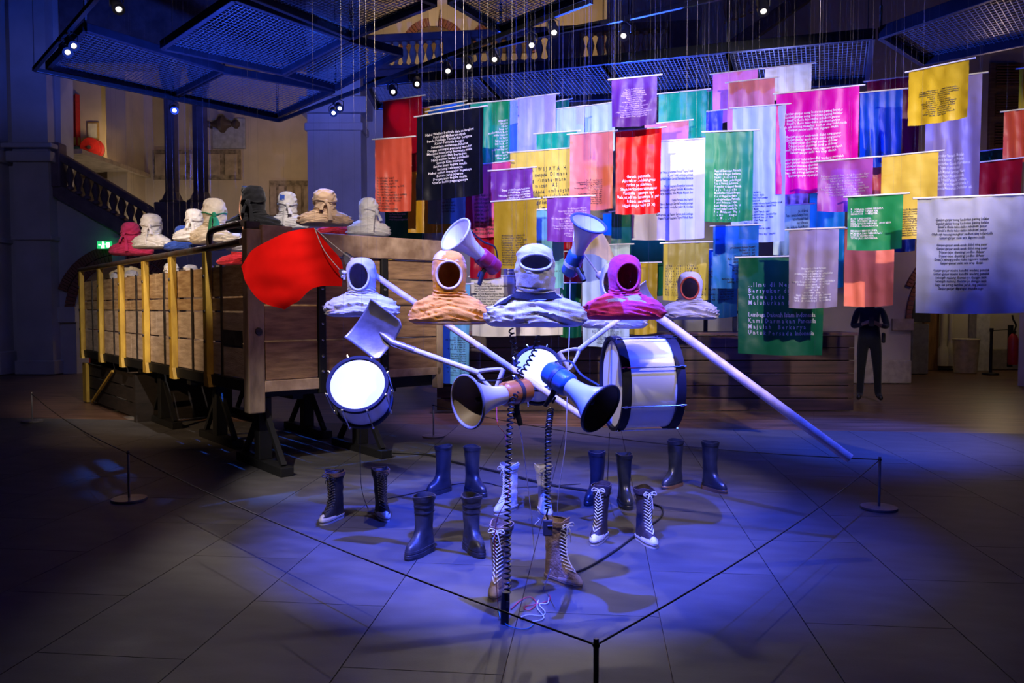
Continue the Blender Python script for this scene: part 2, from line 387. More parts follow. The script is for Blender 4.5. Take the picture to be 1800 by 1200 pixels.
# ---- pier between stair and flags, middle wall
pil('trim_8', XZ(548, 0)[0], XZ(640, 0)[0], YB + .2, .7, [(.25, .5, .06), (XZ(0, 232)[1], .16, .05), (XZ(0, 196)[1], .34, .14)], top_l, plaster)
wb = struct('wall_back', MB().box(((XZ(640, 0)[0] + XZ(1500, 0)[0]) / 2, YB + .35, XZ(0, 132)[1] / 2), (XZ(1500, 0)[0] - XZ(640, 0)[0], .3, XZ(0, 132)[1])), plaster, smooth=False)
# ---- gallery balustrade
G0, G1 = at(560, 128, 18.1), at(1230, 104, 17.0)
gd = (G1 - G0); gd.z = 0; gl = gd.length; gx = gd.normalized()
GM = frame(V((G0.x, G0.y, (at(640, 126, 17.9).z))), (0, 0, 1), gx)      # x along, z up
gal = struct('trim_9', MB().box((gl / 2, .3, -.13), (gl, 1.0, .26), GM), stone, smooth=False, bevel=.03)
MB().box((gl / 2, 0, .70), (gl, .30, .16), GM).build('top_rail', stone, gal, smooth=False, bevel=.03)
MB().box((gl / 2, 0, .05), (gl, .26, .10), GM).build('bottom_rail', stone, gal, smooth=False, bevel=.02)
bal2 = MB().lathe([(.03, .1), (.07, .1), (.07, .14), (.04, .17), (.05, .22), (.085, .36), (.05, .50), (.035, .54), (.06, .56), (.07, .62), (0, .62)], 12).mesh('baluster', stone_l)
def gx_at(px):
    d = ray(px, 100); n = V((-gx.y, gx.x, 0)); t = (GM.translation - V((0, 0, CAMZ))).dot(n) / d.dot(n)
    return (V((0, 0, CAMZ)) + d * t - GM.translation).dot(gx)
for a, b, n in ((638, 770, 10), (842, 966, 8), (1022, 1166, 10)):
    for i in range(n):
        put('baluster', bal2, gal, GM @ Matrix.Translation((gx_at(lerp(a, b, i / (n - 1))), 0, 0)))
for px in (600, 806, 994, 1200):
    MB().box((gx_at(px), 0, .36), (.62, .34, .74), GM).build('pedestal', stone, gal, smooth=False, bevel=.02)
# gallery rear wall with three brick arches
Y3 = 21.0
gw = struct('wall_gallery', MB().box(((XZ(600, 0, Y3)[0] + XZ(1240, 0, Y3)[0]) / 2, Y3 + .2, 8.4), (XZ(1240, 0, Y3)[0] - XZ(600, 0, Y3)[0], .3, 5)), plaster_w, smooth=False)
for px in (763, 880, 1110):
    cx, cz = XZ(px, 92, Y3); r = XZ(px + 46, 92, Y3)[0] - cx
    MB().prism(arc(cx, cz, r, 0, 180, 24), -.05, .03, wallM(Y3 + .05)).build('recess', mat('recess_brown', (.20, .12, .06), .8, var=.3, scale=3), gw, smooth=False)
    bricks(gw, cx, cz, r, r * 1.33, Y3 + .05, 30)
    MB().prism([(-.10, 0), (.10, 0), (.15, .42), (-.15, .42)], -.05, .10, wallM(Y3) @ Matrix.Translation((cx, cz + r - .04, 0))).build('keystone', plaster_w, gw, smooth=False)
# upper right wall with the stair balusters
wu = struct('wall_upper', MB().box((XZ(1330, 0)[0], YB + .4, 9.2), (6.4, .3, 6.2)), plaster, smooth=False)
sr = struct('trim_10', MB().beam(at(1275, 92, 17.2), at(1420, -10, 17.2), .3, .3, (0, 1, 0)), stone, smooth=False, bevel=.04)
for i in range(5):
    p = at(1278 + i * 14, 42 - i * 6, 17.0)
    put('baluster', bal2, sr, Matrix.Translation((p.x, p.y, p.z - .1)) @ Matrix.Diagonal((1, 1, 1.2, 1)))
# ---- right wall with arch
YR = 15.2
cxr, czr = XZ(1735, 560, YR); rr = cxr - XZ(1602, 560, YR)[0]
xr0, xr1 = XZ(1440, 0, YR)[0], XZ(1990, 0, YR)[0]
poly = [(xr0, -.05), (cxr - rr, -.05)] + arc(cxr, czr, rr, 180, 0) + [(cxr + rr, -.05), (xr1, -.05), (xr1, 11), (xr0, 11)]
wr = struct('wall_right', MB().prism(poly, -.4, 0, wallM(YR)), mat('rosy_plaster', (.50, .42, .37), .9, var=.1, scale=2, bump=.1, bscale=30), smooth=False)
bricks(wr, cxr, czr, rr + .005, rr * 1.085, YR, 56)
bricks(wr, cxr, czr, rr * 1.09, rr * 1.18, YR, 58, 22, 158)
for s in (-1, 1):
    MB().box((cxr + s * (rr + .18), YR - .02, czr - .11), (.40, .08, .22)).build('impost', mat('impost_stone', (.42, .33, .28), .9), wr, smooth=False)
struct('baseboard_right', MB().box(((xr0 + cxr - rr) / 2, YR - .03, .22), (cxr - rr - xr0, .06, .44)), mat('pale_base', (.46, .38, .33), .8), smooth=False, bevel=.02)
# shutters high on the right wall
sh = thing('louvred_panel', 'brown louvred wooden panel high on the right wall', 'panel', at(1765, 270, YR))
wood_d = mat('dark_wood', (.16, .09, .05), .6, var=.35, scale=3, stretch=(1, 1, 8))
pa, pb = at(1738, 112, YR), at(1792, 268, YR)
MB().box(((pa.x + pb.x) / 2, YR - .04, (pa.z + pb.z) / 2), (pb.x - pa.x, .08, pa.z - pb.z)).build('frame', wood_d, sh, smooth=False, bevel=.01)
for k in range(3):
    for q in range(8):
        z = lerp(pa.z, pb.z, (k + .12 + q * .095) / 3)
        MB().box(((pa.x + pb.x) / 2, YR - .10, z), ((pb.x - pa.x) * .72, .05, .026)).build('slat', mat('slat_brown', (.12, .05, .03), .6), sh, smooth=False)
# ---- right passage
YP = 18.6
pw = mat('passage_plaster', (.52, .47, .36), .9, var=.1, scale=2)
struct('wall_passage_right', MB().box((XZ(1760, 0, YP)[0], YP + .1, 2.6), (7.4, .2, 5.2)), pw, smooth=False)
struct('baseboard_passage', MB().box((XZ(1790, 0, YP)[0], YP - .06, .24), (5.2, .12, .48)), mat('olive_base', (.26, .23, .15), .8), smooth=False, bevel=.02)
for k, (a, b) in enumerate(((1649, 1659), (1662, 1671))):
    xa, xb = at(a, 600, YP - .1).x, at(b, 600, YP - .1).x
    struct('trim_%d' % (11 + k), MB().lathe([(.11, .1), (.11, .5), (.07, .56), ((xb - xa) / 2, .7), ((xb - xa) / 2, 4.2)], 12, Matrix.Translation(((xa + xb) / 2, YP - .2, 0))), pw)
struct('trim_13', MB().box((at(1722, 560, YP - .2).x, YP - .2, 2.2), (.30, .3, 4.4)), mat('pale_grey_pier', (.55, .55, .5), .8), smooth=False)
struct('door_1', MB().box((at(1637, 560, YP - .1).x, YP - .08, 1.3), (.34, .1, 2.6)), mat('brown_door', (.26, .13, .05), .5, var=.3, scale=2, stretch=(6, 1, 1)), smooth=False)
o = struct('wall_edge_right', MB().box((at(1806, 560, 14.6).x + .2, 14.6, 2), (.5, .3, 4)), plaster, smooth=False)
wc = thing('water_dispenser', 'grey upright cabinet standing inside the right arch', 'dispenser', at(1612, 650, 17.4))
c = at(1611, 600, 17.4)
MB().box((c.x, c.y, .55), (.36, .36, 1.1)).build('body', mat('grey_unit', (.32, .33, .33), .5), wc, smooth=False, bevel=.02)
MB().box((c.x, c.y - .02, 1.40), (.38, .38, .55)).build('top_unit', mat('dark_unit', (.10, .11, .13), .4), wc, smooth=False, bevel=.02)
MB().box((c.x, c.y - .22, 1.42), (.22, .02, .16)).build('control_panel', mat('panel_grey', (.25, .26, .28), .3), wc, smooth=False)
MB().tube([(c.x - .02, c.y - .24, 1.62), (c.x - .02, c.y - .24, 1.8)], .03, 8).build('tap', white_p, wc)
bn = thing('waste_bin', 'cream cylindrical waste bin in the right passage', 'bin', at(1697, 652, 17.7))
c = at(1697, 651, 17.7)
MB().lathe([(.0, 0), (.23, 0), (.27, .74), (.25, .74), (.22, .06), (0, .06)], 24, Matrix.Translation((c.x, c.y, 0))).build('body', mat('cream_bin', (.55, .48, .28), .5), bn)
MB().tube([(c.x + .27 * math.cos(a * pi / 12), c.y + .27 * math.sin(a * pi / 12), .74) for a in range(24)], .014, 6, closed=True).build('rim', mat('cream_rim', (.62, .56, .36), .5), bn)
fe = thing('fire_extinguisher', 'red fire extinguisher on the wall at the right edge', 'extinguisher', at(1781, 640, 16.9))
c = at(1781, 600, 16.9)
MB().lathe([(0, -.34), (.09, -.34), (.10, -.3), (.10, .2), (.07, .28), (.03, .32), (0, .32)], 16, Matrix.Translation((c.x, c.y, c.z - .15))).build('cylinder', redp, fe)
MB().tube(bez([(c.x, c.y, c.z + .18), (c.x + .05, c.y, c.z + .34), (c.x - .04, c.y - .05, c.z + .46), (c.x - .06, c.y - .04, c.z + .56)], 6), .018, 6).build('hose', blackp, fe)
MB().box((c.x, c.y, c.z + .2), (.05, .12, .06)).build('valve', black, fe, smooth=False)
MB().box((c.x, c.y + .1, c.z - .1), (.06, .1, .9)).build('stand_back', black, fe, smooth=False)
bp = thing('belt_barrier', 'black belt barrier post near the fire extinguisher', 'barrier', at(1745, 655, 17.2))
c = at(1741, 656, 17.2)
MB().lathe([(0, 0), (.17, 0), (.16, .03), (.03, .05), (.03, .92), (.04, .93), (.04, 1.0), (0, 1.0)], 16, Matrix.Translation((c.x, c.y, 0))).build('post', blackp, bp)
e = at(1772, 585, 17.1)
MB().beam((c.x, c.y, .95), (e.x, e.y, .97), .01, .07, (0, 1, 0)).build('belt', blackp, bp, smooth=False)
# ---- low timber counter behind the flags
YC = 11.15
ct = thing('timber_counter', 'long low dark timber counter of horizontal planks behind the flags', 'counter', at(1130, 722, YC))
ctm = mat('counter_plank', (.055, .022, .020), .45, var=.45, scale=2.2, stretch=(.6, 1, 7))
x0, x1 = at(768, 650, YC).x, at(1500, 650, YC).x; zt = 1.06; n = 6
for i in range(n):
    h = zt / n
    MB().box(((x0 + x1) / 2, YC + random.uniform(-.004, .004), h * (i + .5)), (x1 - x0, .05, h - .012)).build('plank', ctm, ct, smooth=False, bevel=.004)
MB().box(((x0 + x1) / 2, YC + .25, zt + .02), (x1 - x0 + .06, .62, .04)).build('top', mat('counter_top', (.16, .08, .05), .4, var=.3, stretch=(.5, 5, 1), scale=3), ct, smooth=False, bevel=.006)
MB().box(((x0 + x1) / 2, YC + .06, zt / 2), (x1 - x0 - .1, .05, zt - .02)).build('frame', blackp, ct, smooth=False)
rl = thing('railing', 'thin black railing on the timber counter behind the flags', 'railing', at(1265, 590, YC + .3))
for px in (1180, 1240, 1291, 1345):
    c = at(px, 588, YC + .3)
    MB().box((c.x, c.y, zt + .04 + .13), (.05, .05, .26)).build('post', blackp, rl, smooth=False)
c0, c1 = at(1150, 560, YC + .3), at(1400, 560, YC + .3)
MB().box(((c0.x + c1.x) / 2, c0.y, zt + .32), (c1.x - c0.x, .05, .04)).build('rail', blackp, rl, smooth=False)
struct('ceiling', MB().box((0, 11, 11.6), (44, 30, .2)), mat('dark_vault', (.12, .10, .12), .9), smooth=False)
# ================================================================== truck bed on trestles
TC = V((-2.27, 7.0, 0)); TU = V((-.634, .773, 0)).normalized(); TW = V((TU.y, -TU.x, 0))
TL, TWD = 6.75, 1.95
def T(u, w_, z): return TC + TU * u + TW * w_ + V((0, 0, z))
TRZ = math.atan2(TU.y, TU.x)
def tbox(mb, u0, u1, w0, w1, z0, z1):
    M = frame(T((u0 + u1) / 2, (w0 + w1) / 2, (z0 + z1) / 2), (0, 0, 1), TU)
    return mb.box((0, 0, 0), (abs(u1 - u0), abs(w1 - w0), abs(z1 - z0)), M)
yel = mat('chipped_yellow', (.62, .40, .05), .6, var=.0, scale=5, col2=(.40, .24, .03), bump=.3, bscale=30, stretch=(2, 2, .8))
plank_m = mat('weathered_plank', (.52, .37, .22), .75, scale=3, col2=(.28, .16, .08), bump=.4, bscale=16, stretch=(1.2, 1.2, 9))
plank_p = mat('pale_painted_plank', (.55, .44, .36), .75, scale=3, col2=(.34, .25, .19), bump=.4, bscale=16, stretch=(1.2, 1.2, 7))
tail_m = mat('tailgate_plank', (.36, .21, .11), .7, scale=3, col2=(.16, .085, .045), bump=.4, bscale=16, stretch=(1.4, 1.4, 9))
beam_m = mat('scuffed_beam', (.50, .35, .24), .7, scale=6, col2=(.22, .13, .08), bump=.35, bscale=20)
post_m = mat('corner_post', (.36, .26, .17), .7, scale=5, col2=(.16, .11, .08), bump=.3, bscale=24, stretch=(2, 2, .7))
steel = mat('worn_steel', (.10, .09, .09), .5, .7, var=.4, scale=10)
tk = thing('truck_bed', 'old wooden truck bed with yellow stakes raised on black trestles', 'truck', T(0, 0, 0), TRZ)
stakes = [1.03, 2.14, 3.19, 4.31, 5.46, 6.68]
for u in stakes:
    mb = MB(); tbox(mb, u - .05, u + .05, -.085, -.02, .70, 1.99)
    o = mb.build('stake', yel, tk, smooth=False, bevel=.008)
    mb = MB(); mb.prism([(-.10, -.02), (.05, -.02), (.05, .10), (-.05, .10)], -.034, .032, frame(T(u, -.052, .70), TW, TU)); mb.build('foot_block', yel, o, smooth=False)
    for z in (1.12, 1.41, 1.75): MB().lathe([(0, .012), (.014, .010), (.02, 0), (0, 0)], 8, frame(T(u, -.085, z), -TW)).build('bolt', steel, o)
    mb = MB(); tbox(mb, u - .03, u + .03, 0.025, .08, .80, 1.86); mb.build('batten', mat('dark_batten', (.12, .08, .05), .7), tk, smooth=False)
zs = [.80, 1.12, 1.41, 1.545, 1.845]
for k in range(4):
    segs = [.05, 2.9, TL] if k % 2 else [.05, 4.0, TL]
    for a, b in zip(segs, segs[1:]):
        mb = MB(); tbox(mb, a + .006, b - .006, -.02 + .006 * (k % 2), .02, zs[k] + .008, zs[k + 1] - .008)
        mb.build('side_plank', plank_p if k in (0, 1) else plank_m, tk, smooth=False, bevel=.005)
for u in (.72, 1.58, 2.55, 3.7, 4.85, 6.1):
    mb = MB(); tbox(mb, u - .022, u + .022, -.032, -.022, .80, 1.85); mb.build('strap', steel, tk, smooth=False)
mb = MB(); tbox(mb, -.02, TL, -.05, .04, .70, .80); mb.build('side_sill', blackp, tk, smooth=False)
mb = MB(); tbox(mb, .2, .75, -.03, -.024, 1.10, 1.24); mb.build('dark_patch', mat('dark_mottle', (.06, .055, .06), .6, var=.5, scale=12), tk, smooth=False)  # thin mottled near-black panel lying on the side planks
# far side wall
for k in range(4):
    mb = MB(); tbox(mb, .05, TL, TWD - .02, TWD + .02, zs[k] + .006, zs[k + 1] - .006); mb.build('side_plank', plank_m, tk, smooth=False)
for u in stakes:
    mb = MB(); tbox(mb, u - .045, u + .045, TWD + .02, TWD + .08, .70, 1.99); mb.build('stake', yel, tk, smooth=False)
mb = MB()
for k in range(4): tbox(mb, TL - .02, TL + .02, 0, TWD, zs[k] + .006, zs[k + 1] - .006)
mb.build('front_board', plank_m, tk, smooth=False)
# pipe rails
rail = MB(); rail.tube(bez([T(TL + .05, -.05, 2.02), T(3.5, -.05, 2.02), T(.95, -.05, 2.02), T(.1, -.05, 2.03)], 8), .034, 12)
rail.build('pipe_rail', mat('rusty_pipe', (.16, .15, .13), .45, .7, var=.5, scale=8, col2=(.16, .07, .04)), tk)
rail = MB(); rail.tube(bez([T(.95, -.05, 2.03), T(.95, -.05, 2.13), T(.86, -.05, 2.18), T(.5, -.05, 2.19), T(.08, -.05, 2.19)], 6), .03, 12)
rail.build('pipe_hook', MATS['rusty_pipe'], tk)
rail = MB(); rail.tube([T(TL, TWD + .05, 2.02), T(.1, TWD + .05, 2.02)], .034, 10); rail.build('pipe_rail', MATS['rusty_pipe'], tk)
# bed floor of boards with gaps
nb = 11
for k in range(nb):
    a = .04 + (TWD - .08) * k / nb; b = .04 + (TWD - .08) * (k + 1) / nb - .024
    mb = MB(); tbox(mb, .04, TL - .04, a, b, .77, .795); mb.build('floor_board', plank_m, tk, smooth=False)
for u in (.15, 1.75, 3.65, 5.8):
    mb = MB(); tbox(mb, u - .06, u + .06, -.02, TWD + .02, .64, .76); mb.build('cross_beam', blackp, tk, smooth=False)
for w_ in (.45, 1.45):
    mb = MB(); tbox(mb, 0.1, TL, w_ - .05, w_ + .05, .60, .70); mb.build('chassis_beam', blackp, tk, smooth=False)
# tailgate
mb = MB(); tbox(mb, -.06, .06, -.075, .075, .52, 2.13); cpst = mb.build('corner_post', post_m, tk, smooth=False, bevel=.01)
mb = MB(); mb.lathe([(0, .02), (.03, .015), (.035, 0), (0, 0)], 10, frame(T(-.06, .02, 1.24), -TU)); mb.build('bolt', steel, cpst)
mb = MB(); tbox(mb, -.05, .05, TWD - .05, TWD + .03, .62, 2.08); mb.build('corner_post', post_m, tk, smooth=False, bevel=.01)
for a in (.62, 1.28):
    mb = MB(); tbox(mb, -.075, -.02, a - .035, a + .035, .66, 1.93); o = mb.build('tailgate_bar', blackp, tk, smooth=False, bevel=.006)
    for z in (.86, 1.0, 1.15, 1.3, 1.46, 1.62): MB().lathe([(0, .012), (.012, .01), (.016, 0), (0, 0)], 8, frame(T(-.075, a, z), -TU)).build('bolt', mat('bright_bolt', (.7, .7, .75), .25, .9), o)
tz = [.74, .80, 1.15, 1.47, 1.72, 1.92]
for a, b in ((.08, .585), (.655, 1.245), (1.315, 1.90)):
    for k in range(1, 5):
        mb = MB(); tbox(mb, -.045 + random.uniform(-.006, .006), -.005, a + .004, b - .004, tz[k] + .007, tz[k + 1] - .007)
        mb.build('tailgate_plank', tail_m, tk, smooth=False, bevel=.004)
mb = MB(); tbox(mb, -.06, .0, .07, .62, .70, .80); mb.build('tailgate_sill', beam_m, tk, smooth=False, bevel=.006)
mb = MB(); tbox(mb, -.05, .0, .62, TWD, .76, .84); mb.build('tailgate_sill', beam_m, tk, smooth=False, bevel=.006)
mb = MB(); tbox(mb, -.09, -.02, .58, TWD + .05, 1.92, 2.13); mb.build('top_beam', beam_m, tk, smooth=False, bevel=.01)
mb = MB(); tbox(mb, -.09, -.02, .05, .33, 2.0, 2.17); mb.build('corner_board', beam_m, tk, smooth=False, bevel=.01)
mb = MB(); tbox(mb, -.02, .03, -.06, .06, 2.0, 2.2); mb.build('corner_bracket', steel, tk, smooth=False)
# skirt box at the far end under the bed
sk = thing('timber_crate', 'dark timber crate with a yellow corner under the far end of the truck bed', 'crate', T(5.9, .5, 0), TRZ)
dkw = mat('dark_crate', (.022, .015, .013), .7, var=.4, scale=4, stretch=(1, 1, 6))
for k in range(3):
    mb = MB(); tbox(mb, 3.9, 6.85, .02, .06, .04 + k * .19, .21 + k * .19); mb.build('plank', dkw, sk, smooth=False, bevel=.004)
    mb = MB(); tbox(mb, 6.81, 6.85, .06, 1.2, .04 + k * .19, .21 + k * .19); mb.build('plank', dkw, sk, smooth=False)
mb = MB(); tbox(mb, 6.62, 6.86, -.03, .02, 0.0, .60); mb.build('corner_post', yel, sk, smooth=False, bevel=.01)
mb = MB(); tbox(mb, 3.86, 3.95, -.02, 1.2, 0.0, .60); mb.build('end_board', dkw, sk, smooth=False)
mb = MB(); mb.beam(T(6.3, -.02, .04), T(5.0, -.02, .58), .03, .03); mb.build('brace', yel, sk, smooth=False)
# trestles
names = ['at the near corner post', 'behind the corner post under the near side', 'in the middle of the near side', 'under the tailgate behind the snare drum',
         'deep under the bed behind the near trestle', 'deep under the middle of the bed', 'at the far end of the near side', 'at the far end of the rear side']
for k, (u, w_) in enumerate(((.12, .12), (1.75, .30), (3.5, .22), (.30, 1.2), (1.75, 1.3), (3.5, 1.3), (5.9, .4) if False else (5.6, 1.45), (2.7, .95))):
    if k >= 6: continue
    t = thing('trestle', 'black timber trestle ' + names[k], 'trestle', T(u, w_, 0), TRZ, 'trestles under the truck bed')
    mb = MB(); tbox(mb, u - .06, u + .06, w_ - .06, w_ + .06, .08, .64); mb.build('column', blackp, t, smooth=False, bevel=.006)
    mb = MB(); tbox(mb, u - .52, u + .52, w_ - .06, w_ + .06, 0, .08); mb.build('base_beam', blackp, t, smooth=False, bevel=.006)
    mb = MB(); tbox(mb, u - .12, u + .12, w_ - .3, w_ + .3, 0, .06) if False else None
    for s in (-1, 1):
        MB().beam(T(u + s * .44, w_, .08), T(u + s * .06, w_, .52), .045, .045, TW).build('brace', blackp, t, smooth=False)
# ================================================================== lighting grids
ZG = 4.55
frame_m = mat('grid_frame', (.022, .025, .04), .35, .5, var=.2, scale=6)
mesh_m = mat('grid_mesh', (.30, .32, .38), .3, .8, var=.1)
def grid_panel(name, label, q, n1, n2, bw=.10, z=ZG, rad=.0045, hang=True):
    P = [atz(x, y, z) for x, y in q]
    c = sum(P, V()) / 4
    t = thing(name, label, 'ceiling grid', c, 0, 'ceiling grid panels')
    for i in range(4):
        MB().beam(P[i], P[(i + 1) % 4], .06, bw).build('frame_beam', frame_m, t, smooth=False, bevel=.006)
    n1 = int(n1 * .72); n2 = int(n2 * .72)
    mb = MB(); dz = V((0, 0, .02))
    for i in range(1, n1):
        s = i / n1; mb.beam(lerp(P[0], P[1], s) + dz, lerp(P[3], P[2], s) + dz, .008, .006)
    for i in range(1, n2):
        s = i / n2; mb.beam(lerp(P[0], P[3], s) + dz, lerp(P[1], P[2], s) + dz, .007, .006)
    mb.build('wire_mesh', mesh_m, t, smooth=False, kind='stuff')
    if hang:
        for i in (0, 2):
            MB().tube([P[i] + V((0, 0, .03)), P[i] + V((0, 0, 6.9))], .006, 5).build('suspension_cable', black, t)
            MB().tube([P[i] + V((0, 0, .05)), P[i] + V((0, 0, .30))], .016, 6).build('turnbuckle', mat('bright_steel', (.6, .62, .7), .2, .9), t)
    return t
GL = 'black framed mesh ceiling grid panel '
grid_panel('ceiling_grid', GL + 'at the far left above the truck', [(150, 48), (84, 116), (305, 166), (392, 121)], 28, 46)
grid_panel('ceiling_grid', GL + 'hanging lowest above the stairwell columns', [(394, 123), (308, 167), (487, 203), (586, 157)], 24, 40)
grid_panel('ceiling_grid', GL + 'with a bright blue side beam above the truck', [(412, -6), (285, 80), (497, 126), (612, 66)], 36, 44)
grid_panel('ceiling_grid', GL + 'between the left frames and the flags', [(615, 68), (500, 128), (590, 153), (705, 92)], 26, 22)
grid_panel('ceiling_grid', GL + 'cut by the top edge above the gallery arches', [(570, -70), (432, -14), (618, 62), (765, 2)], 30, 44)
grid_panel('ceiling_grid', GL + 'cut by the top edge right of the gallery arches', [(930, -80), (790, -2), (880, 52), (1060, -20)], 34, 32)
near = [(642, 146), (842, 127), (1060, 106), (1278, 84), (1534, 60)]
far = [(662, 186), (890, 178), (1104, 166), (1296, 152), (1524, 140)]
rl_ = ['at the left end above the dark red flag', 'above the lavender flags', 'behind the purple flag', 'shining brightly above the pink flags']
for k in range(4):
    grid_panel('ceiling_grid', GL + rl_[k], [near[k], far[k], far[k + 1], near[k + 1]], 26, 44, bw=.12, z=4.5)
grid_panel('ceiling_grid', GL + 'at the upper right corner', [(1548, 58), (1622, 106), (1900, 50), (1880, -60)], 30, 46, bw=.14, z=4.5)
# ---- lighting tracks and heads
def track(label, pts, z=4.42):
    P = [atz(x, y, z) for x, y in pts]
    t = thing('lighting_track', label, 'lighting track', P[0], 0, 'lighting tracks')
    for a, b in zip(P, P[1:]):
        MB().beam(a, b, .045, .05).build('track_bar', black, t, smooth=False, bevel=.004)
    for p in P:
        MB().tube([p, p + V((0, 0, 7.05))], .004, 5).build('drop_wire', black, t)
    return t
track('black lighting track hung around the left ceiling grid', [(180, -16), (60, 122), (490, 212), (600, 170), (872, 66), (1040, 2)])
track('black lighting track crossing in front of the gallery', [(800, 100), (950, 62), (1110, 30), (1270, -6)])
lens_on = mat('lamp_lens', (1, .93, .82), .3, var=.02, emit=3.5)
def head(px, py, tgt, label, e=0, col=WHITE, ang=30, z=4.27):
    p = atz(px, py, z); d = (V(tgt) - p).normalized()
    t = thing('track_spotlight', label, 'spotlight', p, 0, 'track spotlights')
    M = frame(p, d)
    MB().lathe([(0, -.13), (.035, -.13), (.045, -.11), (.05, .04), (.056, .05), (.056, .10), (.030, .10), (.028, .085), (0, .085)], 18, M).build('lamp_housing', black, t)
    MB().lathe([(.027, .088), (.015, .092), (0, .093)], 18, M).build('lens', lens_on, t)
    mb = MB(); x = M.to_3x3() @ V((1, 0, 0))
    mb.tube([p + x * .06, p + x * .062 + V((0, 0, .07)), p + V((0, 0, .11)), p - x * .062 + V((0, 0, .07)), p - x * .06], .006, 6); mb.build('yoke', black, t)
    MB().tube([p + V((0, 0, .10)), p + V((0, 0, .16))], .012, 8).build('stem', black, t)
    if e: spot('track_lamp', p + d * .10, tgt, e * 1.3, col, 20, .6, .03)
    return t
S0 = V((.1, 4.4, .8))
H = [(126, 76, 'upper spotlight of the pair at the left bend of the track', (-1.0, 4.6, 1.0), 60), (115, 88, 'lower spotlight of the pair at the left bend of the track', (-.3, 4.0, .8), 0),
     (306, 192, 'single spotlight at the lower left track above the twin columns', (-1.0, 3.8, .6), 90), (586, 196, 'left spotlight of the pair at the far track corner', (-.8, 4.2, .6), 110), (596, 188, 'right spotlight of the pair at the far track corner', (.1, 4.0, .6), 0),
     (690, 158, 'spotlight left of the gallery balusters above the red flag', (.0, 4.4, .6), 110), (733, 144, 'spotlight beside the blue clip above the black flag', (-.4, 3.8, .4), 0),
     (786, 120, 'dim round spotlight in the middle of the long track', (.3, 4.4, .5), 70), (822, 112, 'spotlight facing down right below the middle gallery arch', (.6, 4.4, .5), 90),
     (868, 99, 'spotlight on the upper track below the gallery rail', (.4, 4.2, .4), 0), (934, 73, 'bright tilted spotlight in front of the gallery balusters', (.3, 4.2, .4), 170),
     (972, 50, 'small spotlight close under the right gallery arch', (.9, 4.2, .4), 0), (1098, 56, 'round spotlight in front of the rightmost gallery arch', (-.1, 4.2, .4), 170),
     (205, 8, 'spotlight at the top edge left of the blue beam', (-1, 4.4, .5), 0), (1341, 10, 'spotlight at the top edge above the right grid', (1.8, 4.6, .5), 50)]
for px, py, lb, tg, e in H: head(px, py, tg, lb, e)
# ================================================================== hooded busts
RINGS = [  # z, rx, ry, cy
    (.435, .002, .002, .0), (.431, .035, .040, .0), (.418, .064, .074, .0), (.395, .084, .098, .0), (.36, .097, .113, .0), (.32, .102, .119, .0), (.275, .101, .117, -.002),
    (.235, .097, .110, -.002), (.20, .096, .103, .0), (.175, .102, .099, .003), (.155, .136, .102, .006), (.130, .186, .109, .006), (.103, .222, .115, .005),
    (.074, .241, .120, .003), (.045, .249, .121, .001), (.020, .249, .118, .0), (.003, .238, .110, .0), (-.008, .20, .088, .0), (-.006, .10, .05, .0), (-.002, .002, .002, .0)]
def ring_at(s):
    """s runs along the profile 0..1"""
    k = s * (len(RINGS) - 1); i = min(int(k), len(RINGS) - 2); t = k - i
    g = lambda q: RINGS[max(0, min(len(RINGS) - 1, q))]
    a, b, c, d = g(i - 1), g(i), g(i + 1), g(i + 2)
    return [.5 * (2 * q + (r - p) * t + (2 * p - 5 * q + 4 * r - e) * t * t + (3 * q - p - 3 * r + e) * t ** 3) for p, q, r, e in zip(a, b, c, d)]
RT = [ring_at(k / 240) for k in range(10, 200)]
NR, NS = 76, 96
